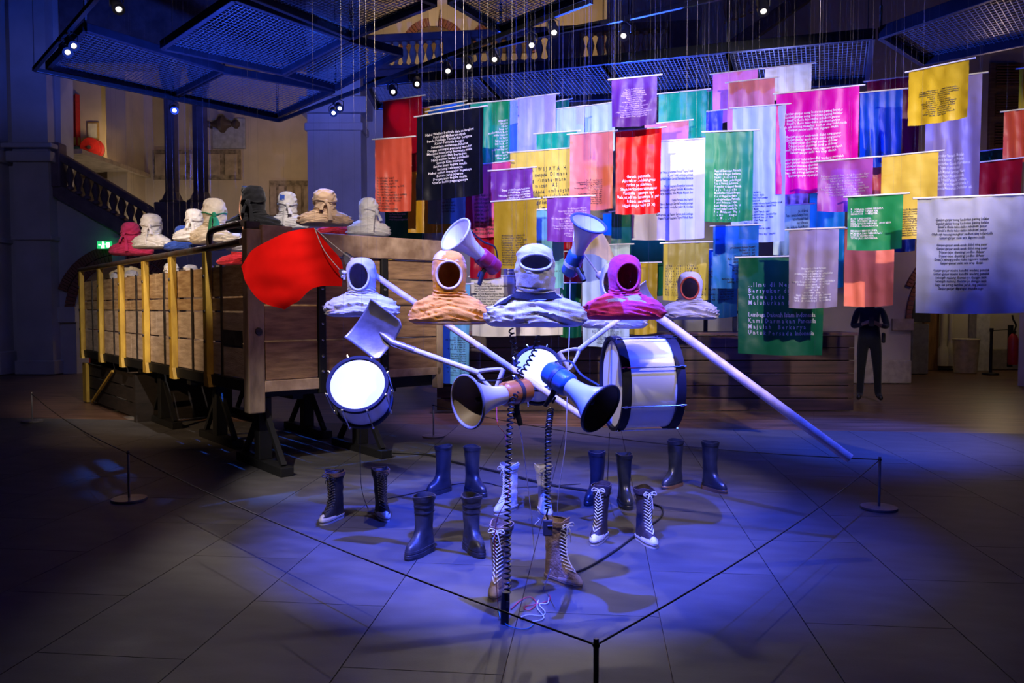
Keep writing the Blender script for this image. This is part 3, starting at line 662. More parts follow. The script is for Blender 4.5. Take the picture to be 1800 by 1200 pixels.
def bust_mesh(seed, opening, wrap=0, fold=1.0, hs=1.0):
    vs = []; fs = []; o = seed * 13.7
    for i in range(NR + 1):
        z, rx, ry, cy = ring_at(i / NR)
        hk = 1 + (hs - 1) * max(0, min(1, (z - .10) / .06)); rx *= hk; ry *= hk
        for j in range(NS):
            a = 2 * pi * j / NS; ca, sa = math.cos(a), math.sin(a)
            e = .92 if z < .1 else 1
            x = rx * (abs(ca) ** e) * (1 if ca > 0 else -1); y = ry * (abs(sa) ** e) * (1 if sa > 0 else -1) + cy
            sh = max(0, min(1, (.18 - z) / .10)) * (1 if i < NR * .86 else .35)
            nk = max(0, 1 - abs(z - .175) / .06); hd = max(0, min(1, (z - .22) / .08))
            dsp = 0
            r1 = 1 - abs(nz(x * 3.2 + o, y * 5, z * 36 + 9 * abs(x) + o)) * 2
            r2 = 1 - abs(nz(x * 11 - o, y * 9, z * 60 + x * 18)) * 2
            dsp += sh * fold * (.019 * r1 + .011 * r2)
            dsp += nk * fold * (.010 * (1 - abs(math.sin(z * 150 + 2.2 * math.sin(a + seed) + 3 * nz(ca, sa, z * 9 + o))) * 1.6) + .003 * r2)
            dsp += hd * fold * (.006 * nz(x * 14 + o, y * 14, z * 22) + .0035 * r2)
            if wrap and z > .15:   # cloth wound around the head, in slanting bands
                dsp += wrap * (.004 * (1 - abs(math.sin(z * 48 + x * 38 + y * 16 + seed + 2.5 * nz(x * 9 + o, y * 9, z * 6))) * 2) + .008 * nz(x * 12 + o, y * 12, z * 22))
            if i in (0, NR): dsp = 0
            ln = max(1e-4, math.hypot(x, y))
            vs.append(V((x + dsp * x / ln, y + dsp * y / ln, z + dsp * sh * .5)))
    for i in range(NR):
        for j in range(NS):
            fs.append((i * NS + j, i * NS + (j + 1) % NS, (i + 1) * NS + (j + 1) % NS, (i + 1) * NS + j))
    rim = None
    if opening:
        a, b, zc = opening
        def el(p): return (p.x / a) ** 2 + ((p.z - zc) / b) ** 2
        inn = [p.y < 0 and el(p) < 1 for p in vs]
        fs = [f for f in fs if not all(inn[q] for q in f)]
        def ysurf(x, z):
            r = min(RT[:150], key=lambda q: abs(q[0] - z))
            return -r[2] * hs * math.sqrt(max(.03, 1 - min(1, (x / (r[1] * hs)) ** 2))) + r[3]
        for k, p in enumerate(vs):
            if inn[k]:
                s = math.sqrt(max(1e-6, el(p))); q = V((p.x / s, 0, zc + (p.z - zc) / s)); q.y = ysurf(q.x, q.z) + .004; vs[k] = q
        rim = []
        for k in range(56):
            t = 2 * pi * k / 56; x = a * math.cos(t); z = zc + b * math.sin(t); rim.append(V((x, ysurf(x, z) - .001, z)))
    return vs, fs, rim
def bust(label, px, ytop, ybot, Y, width, yaw, m, seed, opening=None, wrap=0, group=None, rim_m=None, tilt=0, fold=1.0, wires=2, zb=None, hs=1.0):
    p = at(px, ybot, Y); H_ = at(px, ytop, Y).z - p.z
    if zb is not None: p.z = zb
    M = Matrix.Translation(p) @ Matrix.Rotation(yaw, 4, 'Z') @ Matrix.Rotation(tilt, 4, 'X') @ Matrix.Diagonal((width / .5, width / .5 * .95, H_ / .435, 1))
    t = thing('hooded_bust', label, 'bust', p, yaw, group)
    vs, fs, rim = bust_mesh(seed, opening, wrap, fold, hs)
    MB().add(vs, fs, M).build('hood', m, t, ang=80)
    if rim:
        MB().tube([M @ q for q in rim], .0075, 8, closed=True).build('hood_rim', rim_m or m, t, ang=80)
    for s in (-1, 1)[:wires]:
        q = M @ V((s * .045, 0, .425)); MB().tube([q, V((q.x, q.y, 11.52))], .0005, 4).build('hanging_wire', wire_m, t)
    return t, M
wire_m = mat('thin_wire', (.10, .09, .10), .4, .5, var=.05)
c_white = cloth('white_jersey', (.64, .61, .61)); c_lilac = cloth('pale_lilac_jersey', (.70, .66, .70)); c_cream = cloth('cream_jersey', (.72, .62, .50))
c_orange = cloth('orange_jersey', (.82, .34, .035), col2=(.70, .26, .02)); c_peach = cloth('peach_jersey', (.78, .55, .42)); c_pink = cloth('hot_pink_jersey', (.80, .05, .17))
c_beige = cloth('beige_jersey', (.62, .42, .27)); c_black = cloth('black_jersey', (.008, .008, .010)); c_blue = cloth('blue_jersey', (.03, .08, .42)); c_red = cloth('red_jersey', (.62, .03, .05))
c_navy = cloth('navy_band', (.006, .008, .018)); c_green = cloth('green_scarf', (.02, .26, .12)); c_grey = cloth('grey_jersey', (.45, .43, .47))
GF = 'hooded busts hanging over the boots'
KN = lambda M, pts, r, **k: MB().tube([M @ V(p) for p in bez(pts, 6)], r, 8, **k)
b1, M1 = bust('white hooded bust with grey lining beside the red flag', 636, 452, 555, 5.1, .455, -.05, c_lilac, 1, (.072, .098, .290), group=GF)
b2, M2 = bust('orange and peach hooded bust left of the centre', 790, 440, 568, 4.45, .43, .06, c_orange, 2, (.079, .080, .285), group=GF, rim_m=c_peach, hs=1.08)
b3, M3 = bust('large white hooded bust in the centre with a narrow face slit and dark neck band', 941, 428, 572, 3.95, .475, 0, c_white, 3, (.079, .042, .330), group=GF, wrap=.5)
b4, M4 = bust('hot pink hooded bust with a white patch on its chest', 1097, 447, 560, 4.72, .47, .12, c_pink, 4, (.072, .092, .281), group=GF)
b5, M5 = bust('small white hooded bust with a red rimmed face opening at the right', 1212, 477, 560, 6.05, .41, -.22, c_white, 5, (.080, .097, .278), group=GF, hs=1.1, rim_m=cloth('red_rim', (.62, .10, .04)))
b6, M6 = bust('white hooded bust half hidden behind the pink one', 1078, 462, 575, 5.6, .46, -.35, c_white, 6, (.064, .088, .300), group=GF)
def over(M, s, pts, name, m, t, off=.010, wd=.03):
    pass
# neck band, chest patch: shells lying on the cloth
def shell(M, th0, th1, z0, z1, off, name, m, t, seed=0, nu=30, nv=6, hs=1.0):
    def fn(u, v):
        a = lerp(th0, th1, u) - pi / 2; z = lerp(z0, z1, v)
        r = min(RT, key=lambda q: abs(q[0] - z))
        k = off + .004 * nz(a * 3 + seed, z * 30, 1); hk = 1 + (hs - 1) * max(0, min(1, (z - .10) / .06)); r = [r[0], r[1] * hk, r[2] * hk, r[3]]
        return M @ V(((r[1] + k) * math.cos(a), (r[2] + k) * math.sin(a) + r[3], z + .012 * math.sin(u * 3 + seed)))
    return MB().grid(fn, nu, nv).build(name, m, t, ang=80)
shell(M3, -1.0, .95, .150, .182, .022, 'neck_band', c_navy, b3, 3)
shell(M3, -1.25, -.7, .105, .150, .020, 'neck_band', c_navy, b3, 5)
shell(M3, -1.6, 1.6, .200, .268, .006, 'face_mask', c_white, b3, 8)
shell(M4, -.75, .45, .128, .158, .012, 'printed_patch', c_white, b4, 4)
shell(M4, -.8, -.1, .105, .126, .012, 'printed_patch', c_white, b4, 6); shell(M4, -.02, .55, .100, .124, .012, 'printed_patch', c_white, b4, 7)
shell(M2, -2.2, 2.2, .374, .428, .0045, 'crown_wrap', c_peach, b2, 2, hs=1.08)
shell(M2, -3.2, 3.2, .012, .088, .0075, 'shoulder_cape', c_peach, b2, 9, 70, 8)
shell(M1, -2.4, -.75, .03, .105, .009, 'shoulder_cape', c_peach, b1, 4, 40, 8)
KN(M1, [(-.105, -.06, .33), (-.115, -.05, .30), (-.106, -.06, .27)], [.012 + .006 * math.sin(i) for i in range(13)]).build('side_knot', c_lilac, b1)
# ---- busts standing in the truck, seen from behind
GT = 'hooded busts in the truck bed'
def tbust(label, px, yt, yb, Y, wd, yaw, m, seed, knot=None, km=None, wrap=1.0):
    t, M = bust(label, px, yt, yb, Y, wd, pi + yaw, m, seed, (.064, .085, .295), wrap=wrap, group=GT, fold=1.2, hs=1.1)
    if knot is not None:
        a = knot; km = km or m
        kx, ky = .122 * math.sin(a), .136 * math.cos(a)
        MB().tube([M @ V(p) for p in bez([(kx * .9, ky * .95, .285), (kx * 1.05, ky * 1.08, .265), (kx * 1.1, ky * 1.1, .24), (kx * .95, ky, .225)], 5)], [.010, .014, .018, .020, .022, .022, .021, .020, .019, .018, .016, .015, .014, .013, .012, .010], 10).build('knot', km, t)
        for q, s in enumerate((-1, 1)):
            ex = kx + s * .025; ln_ = (.17, .05)[(seed + q) % 2] * (1.25 if km is c_green else 1); tw_ = 1.7 if km is c_green else 1
            MB().tube([M @ V(p) for p in bez([(kx, ky * 1.08, .25), (ex, ky * 1.18, .225), (ex + s * .012, ky * 1.22, .22 - ln_ * .5), (ex + s * .02, ky * 1.30, .21 - ln_)], 6)], [(.010 + .013 * (i / 18)) * tw_ for i in range(19)], 8, flat=.3).build('scarf_tail', km, t)
        MB().tube([M @ V((.119 * math.sin(b_), .136 * math.cos(b_), .275 + .012 * math.sin(3 * b_))) for b_ in [a - 1.3 + i * .13 for i in range(21)]], .009, 8, flat=.6).build('head_band', km, t)
    return t, M
tb1, TM = tbust('white hooded bust at the right end of the truck with a dark knot', 648, 347, 414, 8.9, .47, .5, c_white, 11, -.5, c_grey)
tbust('beige hooded bust knotted at the back, behind the red flag', 571, 332, 396, 7.9, .50, .1, c_beige, 12, -.25, c_beige)
tb3, TM3 = tbust('white hooded bust with a blue patch next to the black one', 506, 336, 404, 8.4, .43, -.1, c_white, 13, -.4)
shell(TM3, pi - .55, pi + .1, .33, .39, .012, 'blue_patch', c_blue, tb3, 3)
tb4, TM4 = tbust('black hooded bust wearing a headlamp strap in the truck', 447, 326, 408, 7.6, .49, 0, c_black, 14, .1)
q = TM4 @ V((.095, -.03, .405)); MB().lathe([(0, -.03), (.028, -.03), (.032, 0), (.028, .03), (0, .03)], 14, frame(q, (-.7, -.3, .1))).build('headlamp', blackp, tb4)
MB().tube(bez([q, TM4 @ V((.10, .06, .33)), TM4 @ V((.10, .13, .2)), TM4 @ V((.06, .17, .05)), TM4 @ V((.055, .18, -.04))], 6), .0045, 6).build('headlamp_lead', mat('red_lead', (.55, .25, .14), .5), tb4)
tbust('cream hooded bust tied with a green scarf in the truck', 378, 348, 428, 8.5, .53, -.2, c_cream, 15, -.55, c_green)
tbust('white hooded bust half behind the green scarf one', 343, 367, 424, 9.3, .46, .1, c_white, 16, .1)
tbust('white hooded bust with a long hanging tail near the far end of the truck', 267, 375, 436, 10.1, .53, -.3, c_white, 17, -.6, c_lilac)
tbust('pinkish red hooded bust at the far end of the truck', 231, 390, 448, 11.0, .55, .0, c_pink, 18, .2, c_pink)
tbust('blue hooded bust mostly hidden behind the white ones', 323, 396, 440, 9.9, .44, .1, c_blue, 19)
tbust('blue hooded bust low behind the pipe rail under the green scarf', 366, 402, 440, 9.6, .42, .1, c_blue, 20)
tbust('red hooded bust low behind the pipe rail beside the flag', 423, 418, 466, 9.2, .48, .1, c_red, 21)
tbust('white hooded bust behind the corner board of the truck', 437, 396, 441, 8.6, .44, .0, c_white, 22)
tbust('red hooded bust barely visible behind the tailgate beam', 592, 372, 414, 9.2, .48, 0, c_red, 23)
for k, (px, yt, yb, Y, lb) in enumerate(((206, 478, 520, 11.5, 'by the first stakes'), (302, 461, 500, 9.4, 'between the middle stakes'), (335, 465, 502, 9.1, 'with blue strap behind a middle stake'), (367, 466, 500, 8.8, 'close behind the nearest stake'), (232, 474, 512, 11.0, 'behind the second stake'))):
    tbust('low white hood peeping over the side planks ' + lb, px, yt, yb, Y, .36, .3 * k, c_white, 30 + k, .2 * k, c_blue if k == 2 else c_white)
# ================================================================== boots
def boot_rings(kind, H_):
    if kind == 'gum':
        return [(0, .188, .082, .046), (.012, .196, .086, .050), (.03, .192, .082, .049), (.034, .186, .076, .046), (.055, .184, .074, .047), (.075, .170, .073, .046), (.09, .145, .072, .044), (.105, .115, .071, .042), (.12, .092, .070, .041), (.14, .074, .069, .041), (.17, .063, .068, .043), (.22, .059, .069, .047), (.30, .062, .072, .053), (H_ - .02, .066, .074, .057), (H_ - .018, .069, .077, .060), (H_, .069, .077, .060)]
    return [(0, .175, .07, .038), (.03, .180, .072, .041), (.05, .172, .070, .041), (.065, .150, .069, .040), (.08, .128, .068, .039), (.10, .100, .067, .038), (.12, .082, .065, .038), (.15, .068, .063, .039), (.20, .060, .062, .043), (.28, .060, .064, .048), (H_ - .06, .063, .068, .053), (H_, .068, .074, .058)]
def outline(f, b, w_, a):
    # a measured from +x; toe toward -y
    x = math.cos(a); y = math.sin(a)
    e = .82
    X = w_ * abs(x) ** e * (1 if x > 0 else -1)
    if y < 0: Y_ = -f * abs(y) ** (.78 if f < .1 else .92)
    else: Y_ = b * abs(y) ** .85
    if f > .12:   # sole waist and wider ball
        X *= 1 - .14 * math.exp(-((Y_ + .02) / .04) ** 2) + .06 * math.exp(-((Y_ + .12) / .05) ** 2)
    return X, Y_
def boot_shell(kind, H_, seed, slump=1.0, n=36):
    R = boot_rings(kind, H_); vs = []; fs = []
    zs_ = []
    for a, b in zip(R, R[1:]):
        k = max(1, int((b[0] - a[0]) / .014)); zs_ += [lerp(a[0], b[0], i / k) for i in range(k)]
    zs_.append(R[-1][0])
    rows = [(z, 0) for z in zs_] + [(H_ + .001, .006)] + [(lerp(H_, .10, i / 8), .007) for i in range(1, 9)]
    for z, ins in rows:
        f, b, w_ = interp(R, z)
        for j in range(n):
            a = 2 * pi * j / n; X, Y_ = outline(f, b, w_, a)
            d = 0
            if z > .10: d = slump * (.006 * nz(X * 18 + seed, Y_ * 18, z * 24) + .004 * nz(seed, X * 40, z * 60))
            ln = max(1e-4, math.hypot(X, Y_)); k = 1 + (d - ins) / ln
            dz = slump * .014 * math.sin(a * 2 + seed) * max(0, (z - H_ * .8) / (H_ * .2))
            vs.append((X * k + slump * .010 * math.sin(z * 9 + seed) * (z / H_), Y_ * k, z + dz))
    m = len(rows)
    for i in range(m - 1):
        for j in range(n): fs.append((i * n + j, i * n + (j + 1) % n, (i + 1) * n + (j + 1) % n, (i + 1) * n + j))
    fs.append(tuple(range(n))[::-1]); fs.append(tuple((m - 1) * n + j for j in range(n)))
    return vs, fs, R
def band(R, z0, z1, off, n=36, a0=0, a1=2 * pi, k=5, close=True):
    vs = []; fs = []
    prof = [(z0, -.003), (z0, off), (z1, off), (z1, -.003)]
    for z, o in prof:
        f, b, w_ = interp(R, max(0, z))
        for j in range(n):
            X, Y_ = outline(f + o, b + o, w_ + o, lerp(a0, a1, j / n)); vs.append((X, Y_, z))
    for i in range(3):
        for j in range(n): fs.append((i * n + j, i * n + (j + 1) % n, (i + 1) * n + (j + 1) % n, (i + 1) * n + j))
    return vs, fs
gum = mat('dark_rubber', (.022, .026, .040), .32, var=.3, scale=8, spec=.6, bump=.05, bscale=30)
gum_o = mat('muddy_rubber', (.055, .050, .052), .42, var=.5, scale=10, spec=.5, bump=.2, bscale=40)
rub = mat('white_rubber', (.74, .70, .66), .5, var=.12, scale=14); rub_b = mat('brown_sole', (.20, .10, .05), .6)
cv_black = mat('black_canvas', (.018, .016, .018), .6, var=.3, scale=16, bump=.4, bscale=160)
cv_white = mat('white_canvas', (.72, .68, .66), .8, var=.15, scale=10, bump=.4, bscale=120)
cv_tan = mat('soiled_canvas', (.30, .20, .15), .85, scale=14, col2=(.13, .08, .06), bump=.5, bscale=90)
lace_w = mat('white_lace', (.75, .72, .70), .8); lace_k = mat('dark_lace', (.06, .05, .05), .8); eye_m = mat('eyelet', (.6, .58, .5), .3, .9)
lining = mat('brown_lining', (.20, .11, .06), .9)
def boot(label, px, py, ytop, yaw, kind, cm, lm=None, sm=None, seed=0, group=None, slump=1.0, stripes=0, toe=True):
    p = atz(px, py, 0); H_ = (at(px, ytop, p.y).z)
    H_ = max(.33, min(.46, H_))
    t = thing('rubber_boot' if kind == 'gum' else 'lace_up_boot', label, 'boot', p, yaw, group)
    M = Matrix.Translation(p) @ Matrix.Rotation(yaw, 4, 'Z')
    vs, fs, R = boot_shell(kind, H_, seed, slump * (.35 if kind == 'gum' else 1))
    MB().add(vs, fs, M).build('upper', cm, t, ang=60)
    if kind == 'gum':
        v, f = band(R, H_ - .03, H_ - .006, .002); MB().add(v, f, M).build('top_band', cm, t)
        v, f = band(R, .001, .03, .003); MB().add(v, f, M).build('sole', sm or cm, t)
        v, f = band(R, .036, .05, .0035); MB().add(v, f, M).build('welt', cm, t)
        for k in range(stripes):
            v, f = band(R, H_ - .065 - k * .035, H_ - .055 - k * .035, .003); MB().add(v, f, M).build('stripe', cm, t)
        return t
    v, f = band(R, .001, .034, .0045); s = MB().add(v, f, M).build('sole', sm or rub, t)
    v, f = band(R, .018, .022, .0062); MB().add(v, f, M).build('foxing_line', lace_k, s)
    if toe:   # rubber toe cap: dome over the toe
        def cap(u, q):
            a = lerp(pi * 1.08, pi * 1.92, u); z = lerp(.03, .060, q); fr, b, w_ = interp(R, z)
            k = 1 - .42 * q * q; X, Y_ = outline(fr + .004, b, w_ + .004, a)
            return M @ V((X * k, lerp(Y_, -.115, .55 * q * q), z + .012 * math.sin(q * pi / 2) * (1 - abs(u - .5) * 1.2)))
        MB().grid(cap, 20, 8).build('toe_cap', sm or rub, t, ang=70)
    # tongue strip and laces up the front
    def front(x, z):
        fr, b, w_ = interp(R, z); e = math.sqrt(max(.05, 1 - (x / w_) ** 2))
        return V((x + slump * .010 * math.sin(z * 9 + seed) * (z / H_), -fr * e - .006, z))
    MB().grid(lambda u, q: M @ (front((u - .5) * .044, lerp(.075, H_ - .005, q)) + V((0, .0015, 0))), 8, 24).build('tongue', cm, t, ang=70)
    lb = MB(); n = 13; lm = lm or lace_w
    for k in range(n):
        z = lerp(.085, H_ - .03, k / (n - 1))
        for s_ in (-1, 1):
            lb.tube([M @ front(s_ * .023, z + .010), M @ (front(s_ * .010, z + .002) + V((0, -.004, 0))), M @ (front(-s_ * .002, z - .007) + V((0, -.005, 0)))], .0032, 5)
    lb.build('laces', lm, t, kind='stuff')
    eb = MB()
    for k in range(n):
        z = lerp(.085, H_ - .03, k / (n - 1)) + .010
        for s_ in (-1, 1):
            q = M @ front(s_ * .026, z); eb.lathe([(0, .003), (.004, .003), (.005, 0)], 6, frame(q, M.to_3x3() @ V((0, -1, .1))))
    eb.build('eyelets', eye_m, t, kind='stuff')
    bw = MB(); zt = H_ - .018
    for s_ in (-1, 1):
        c0 = front(0, zt)
        bw.tube([M @ q for q in bez([c0, c0 + V((s_ * .03, -.012, .012)), c0 + V((s_ * .042, -.012, -.008)), c0 + V((s_ * .008, -.008, -.004))], 5)], .003, 5)
        bw.tube([M @ q for q in bez([c0, c0 + V((s_ * .012, -.014, -.03)), c0 + V((s_ * .022, -.008, -.075 - .02 * s_))], 5)], .003, 5)
    bw.build('lace_bow', lm, t, kind='stuff')
    v, f = band(R, H_ - .028, H_ - .002, .003); MB().add(v, f, M).build('cuff', lining if cm is cv_black else cm, t)
    return t
GB = 'boots set out in pairs under the busts'
d2 = math.radians
boot('black lace-up canvas boot, left of the pair at the far left', 590, 912, 828, d2(-20), 'lace', cv_black, lace_k, rub, 1, GB)
boot('black lace-up canvas boot, right of the pair at the far left', 670, 906, 828, d2(22), 'lace', cv_black, lace_k, rub, 2, GB)
boot('dark muddy rubber boot with striped top, left of its pair', 746, 970, 870, d2(-26), 'gum', gum_o, None, gum_o, 3, GB, stripes=2)
boot('dark muddy rubber boot with striped top, right of its pair', 829, 966, 872, d2(22), 'gum', gum_o, None, gum_o, 4, GB, stripes=2)
boot('plain dark rubber boot, left of the pair behind the striped ones', 779, 864, 783, d2(-35), 'gum', gum, None, gum, 5, GB)
boot('plain dark rubber boot, right of the pair behind the striped ones', 830, 866, 784, d2(35), 'gum', gum, None, gum, 6, GB)
boot('white lace-up canvas boot behind the left coiled cord', 896, 896, 816, d2(-34), 'lace', cv_white, lace_w, rub, 7, GB)
boot('white lace-up canvas boot behind the right coiled cord', 956, 900, 818, d2(10), 'lace', cv_white, lace_w, rub, 8, GB)
boot('soiled tan lace-up boot in front, left of the pair by the microphone', 882, 1036, 920, d2(-14), 'lace', cv_tan, lace_w, mat('dirty_rubber', (.34, .25, .20), .7, var=.3), 9, GB)
boot('soiled tan lace-up boot in front, right of the pair by the microphone', 978, 1020, 920, d2(42), 'lace', cv_tan, lace_w, MATS['dirty_rubber'], 10, GB)
cv_navy = mat('navy_canvas', (.045, .030, .040), .7, var=.3, scale=16, bump=.4, bscale=160)
boot('dark canvas boot with white criss-cross laces, left of its pair', 1056, 946, 851, d2(-22), 'lace', cv_navy, lace_w, rub, 11, GB, slump=.7)
boot('dark canvas boot with white criss-cross laces, right of its pair', 1131, 950, 858, d2(14), 'lace', cv_navy, lace_w, rub, 12, GB, slump=.7)
boot('plain dark rubber boot, left of the pair behind the criss-cross laces', 1049, 880, 793, d2(-30), 'gum', gum, None, gum, 13, GB)
boot('plain dark rubber boot, right of the pair behind the criss-cross laces', 1097, 886, 797, d2(3), 'gum', gum, None, gum, 14, GB)
boot('dark rubber boot with brown sole, left of the rightmost pair', 1187, 854, 773, d2(-42), 'gum', gum, None, rub_b, 15, GB)
boot('dark rubber boot with brown sole, right of the rightmost pair', 1248, 860, 776, d2(26), 'gum', gum, None, rub_b, 16, GB)
# ================================================================== flags with verses
ink_w = mat('white_ink', (.78, .76, .80), .6, var=.03); ink_k = mat('black_ink', (.012, .012, .016), .6, var=.05); ink_g = mat('grey_ink', (.42, .42, .46), .6, var=.05); ink_p = mat('pale_ink', (.50, .34, .50), .6, var=.05)
rod_m = mat('white_rod', (.75, .74, .78), .3, var=.05)
rngt = random.Random(3)
POOL = 'Kami Darmakan Pancasila Majulah Berkarya Untuk Persada Indonesia Bersyukur Taqwa pada Meluhurkan Garuda Patriot proklamasi Pribadi bangsaku Lembaga Ilmu di Negeri'.split()
def lines(n, a=4, b=7):
    return '\n'.join(' '.join(rngt.choice(POOL) for _ in range(rngt.randint(a, b))) for _ in range(n))
GJ1 = "Ganjur-ganjur nong kedokan pating keleler\nGanjur-ganjur nong kedokan pating keleler\nEmak'e thole teko-teko mbubuti genjer\nEmak'e thole teko-teko mbubuti genjer\nOleh sak tenong mungkur sedhot sing tolah-tolih\nGanjer-ganjer saiki wis digowo mulih"
GJ2 = "Ganjer-ganjer esuk-esuk didol ning pasar\nGanjer-ganjer esuk-esuk didol ning pasar\nDijejer-jejer diuntingi podho didasar\nDijejer-jejer diuntingi podho didasar\nEmak'e jebeng podho tuku nggowo welasah\nGanjer-ganjer saiki wis arep diolah"
GJ3 = "Ganjer-ganjer mlebu kendhil wedang gemulak\nGanjer-ganjer mlebu kendhil wedang gemulak\nSetengah mateng dientas yo dienggo iwak\nSetengah mateng dientas yo dienggo iwak\nSego sak piring sambel jeruk ring pelonco\nGanjer-ganjer dipangan musuhe sego"
GJ = GJ1 + '\n\n' + GJ2 + '\n\n' + GJ3
BLK = "Habul Wathan berkah dan melangkut\nPutri pagi Maharamdiyah\nPandu Pendjaga Tanah Air tertjinta\nKader Pemuda Bangsa\nSenantiasa melantun Khairat\nDengan semangat pantang mundur\nMembina insan yang bermutu mulia\nTeguh iman dan bertaqwa\nHabul wathan Indah pandudu\nSemoga Kita mampu\nSatukan iman taqwa mulia\nBerjuang selamanya\nHabul wathan mengejar tegaknya\nBersatu yang jayanya\nDengan iman taqwa mulia\nQur'an hadits pegangannya"
RED = "Garuda pancasila\nAku tak mendukungmu\nPatriot proklamasi\nSiapa berkorban untukmu\nPancasila dasarnya apa\nRakyat adil makmurnya kapan\nPribadi bangsaku\nNggak maju-maju (3 X)"
GRN = ". . I l m u   d i   N e g e r i\nB e r s y u k u r   d i   B a n g s a\nT a q w a   p a d a   T u h a n\nM e l u h u r k a n   B u d i\n\nLembaga Dakwah Islam Indonesia\nK a m i  D a r m a k a n  Pancasila\nM a j u l a h     B e r k a r y a\nU n t u k  P e r s a d a  Indonesia"
SRI = "S  R  I  W  I  J  A  Y  A    H\ndan  mengenal   D i  m a n a\nyang    d i m a n a - m a n a\nd i    m a c a n     A S\np e r k a s a   l e m b a n g a n\nS r i w i j a y a   j u l u k a n n\nSemangat kekuncan Nusantara\nAngan  Nusa  dan  Anak  N"
GR2 = "PANCASILA DASAR NEGARA\nINDONESIA TANAH AIR\nBERSATU DAN BERJAYA\n\nPUTRA INDONESIA\nBERSATU PADU SELALU\nMEMBANGUN NEGARA INDONESIA\nDENGAN SEGALA DAYA\n\nBERSAMA MENUJU JAYA\nMERDEKA DAN BERDAULAT\nUNTUK SELAMANYA\nTETAP JAYA INDONESIA"
SPC = "Kami di Darmakan Pancasila\nMajulah di Negeri Berkarya\nk a m i    b e r t a k w a\nPersada Taqwa pada Negeri\nUntuk Persada Indonesia\nBersyukur di Negeri Garuda\nP a d a    B a n g s a k u\nMeluhurkan Pribadi Bangsa\nIlmu di Negeri Berkarya\nLembaga-lembaga Pancasila\nPatriot Indonesia Taqwa\nKami Majulah Untuk Negeri\nPribadi pada Persada Kami\nIlmu   Meluhurkan   Negeri\nK  a  m  i         N e g e r i\n.    .    M  .   .   .  i"
CAL = '\n'.join('  '.join('S R K J M'.split()[(i + j) % 5] + ' ' + str(j + i + 1) for j in range(9)) for i in range(12))
TXT = []
COLS = dict(crimson=(.40, .006, .03), coral=(.80, .16, .10), black=(.012, .014, .03), mustard=(.60, .36, .03), dkgreen=(.01, .15, .075), slate=(.16, .30, .36), teal=(.005, .38, .15), lavender=(.50, .46, .78), ltblue=(.36, .44, .80), blue=(.01, .10, .45),
            paleblue=(.55, .62, .78), yellow=(.85, .62, .08), rosepink=(.76, .12, .25), magenta=(.68, .01, .22), purple=(.24, .07, .36), olive=(.48, .34, .03), salmon=(.85, .26, .16), cyan=(.22, .52, .66), red=(.80, .014, .014), dusty=(.70, .26, .27),
            white=(.80, .76, .76), deeppurple=(.15, .04, .22), violetblue=(.10, .12, .60), pink=(.76, .26, .42), cream=(.78, .74, .50), green=(.03, .34, .12), hotpink=(.82, .004, .30), maroon=(.26, .004, .055), gold=(.74, .52, .03), greylav=(.42, .35, .50),
            brick=(.52, .09, .07), orchid=(.46, .12, .48), silver=(.44, .45, .54), tealblue=(.01, .22, .38), navy=(.005, .04, .15), mauve=(.34, .20, .36), palegreen=(.58, .66, .36), brightblue=(.04, .22, .62), calendar=(.50, .40, .06), greyblue=(.42, .52, .58))
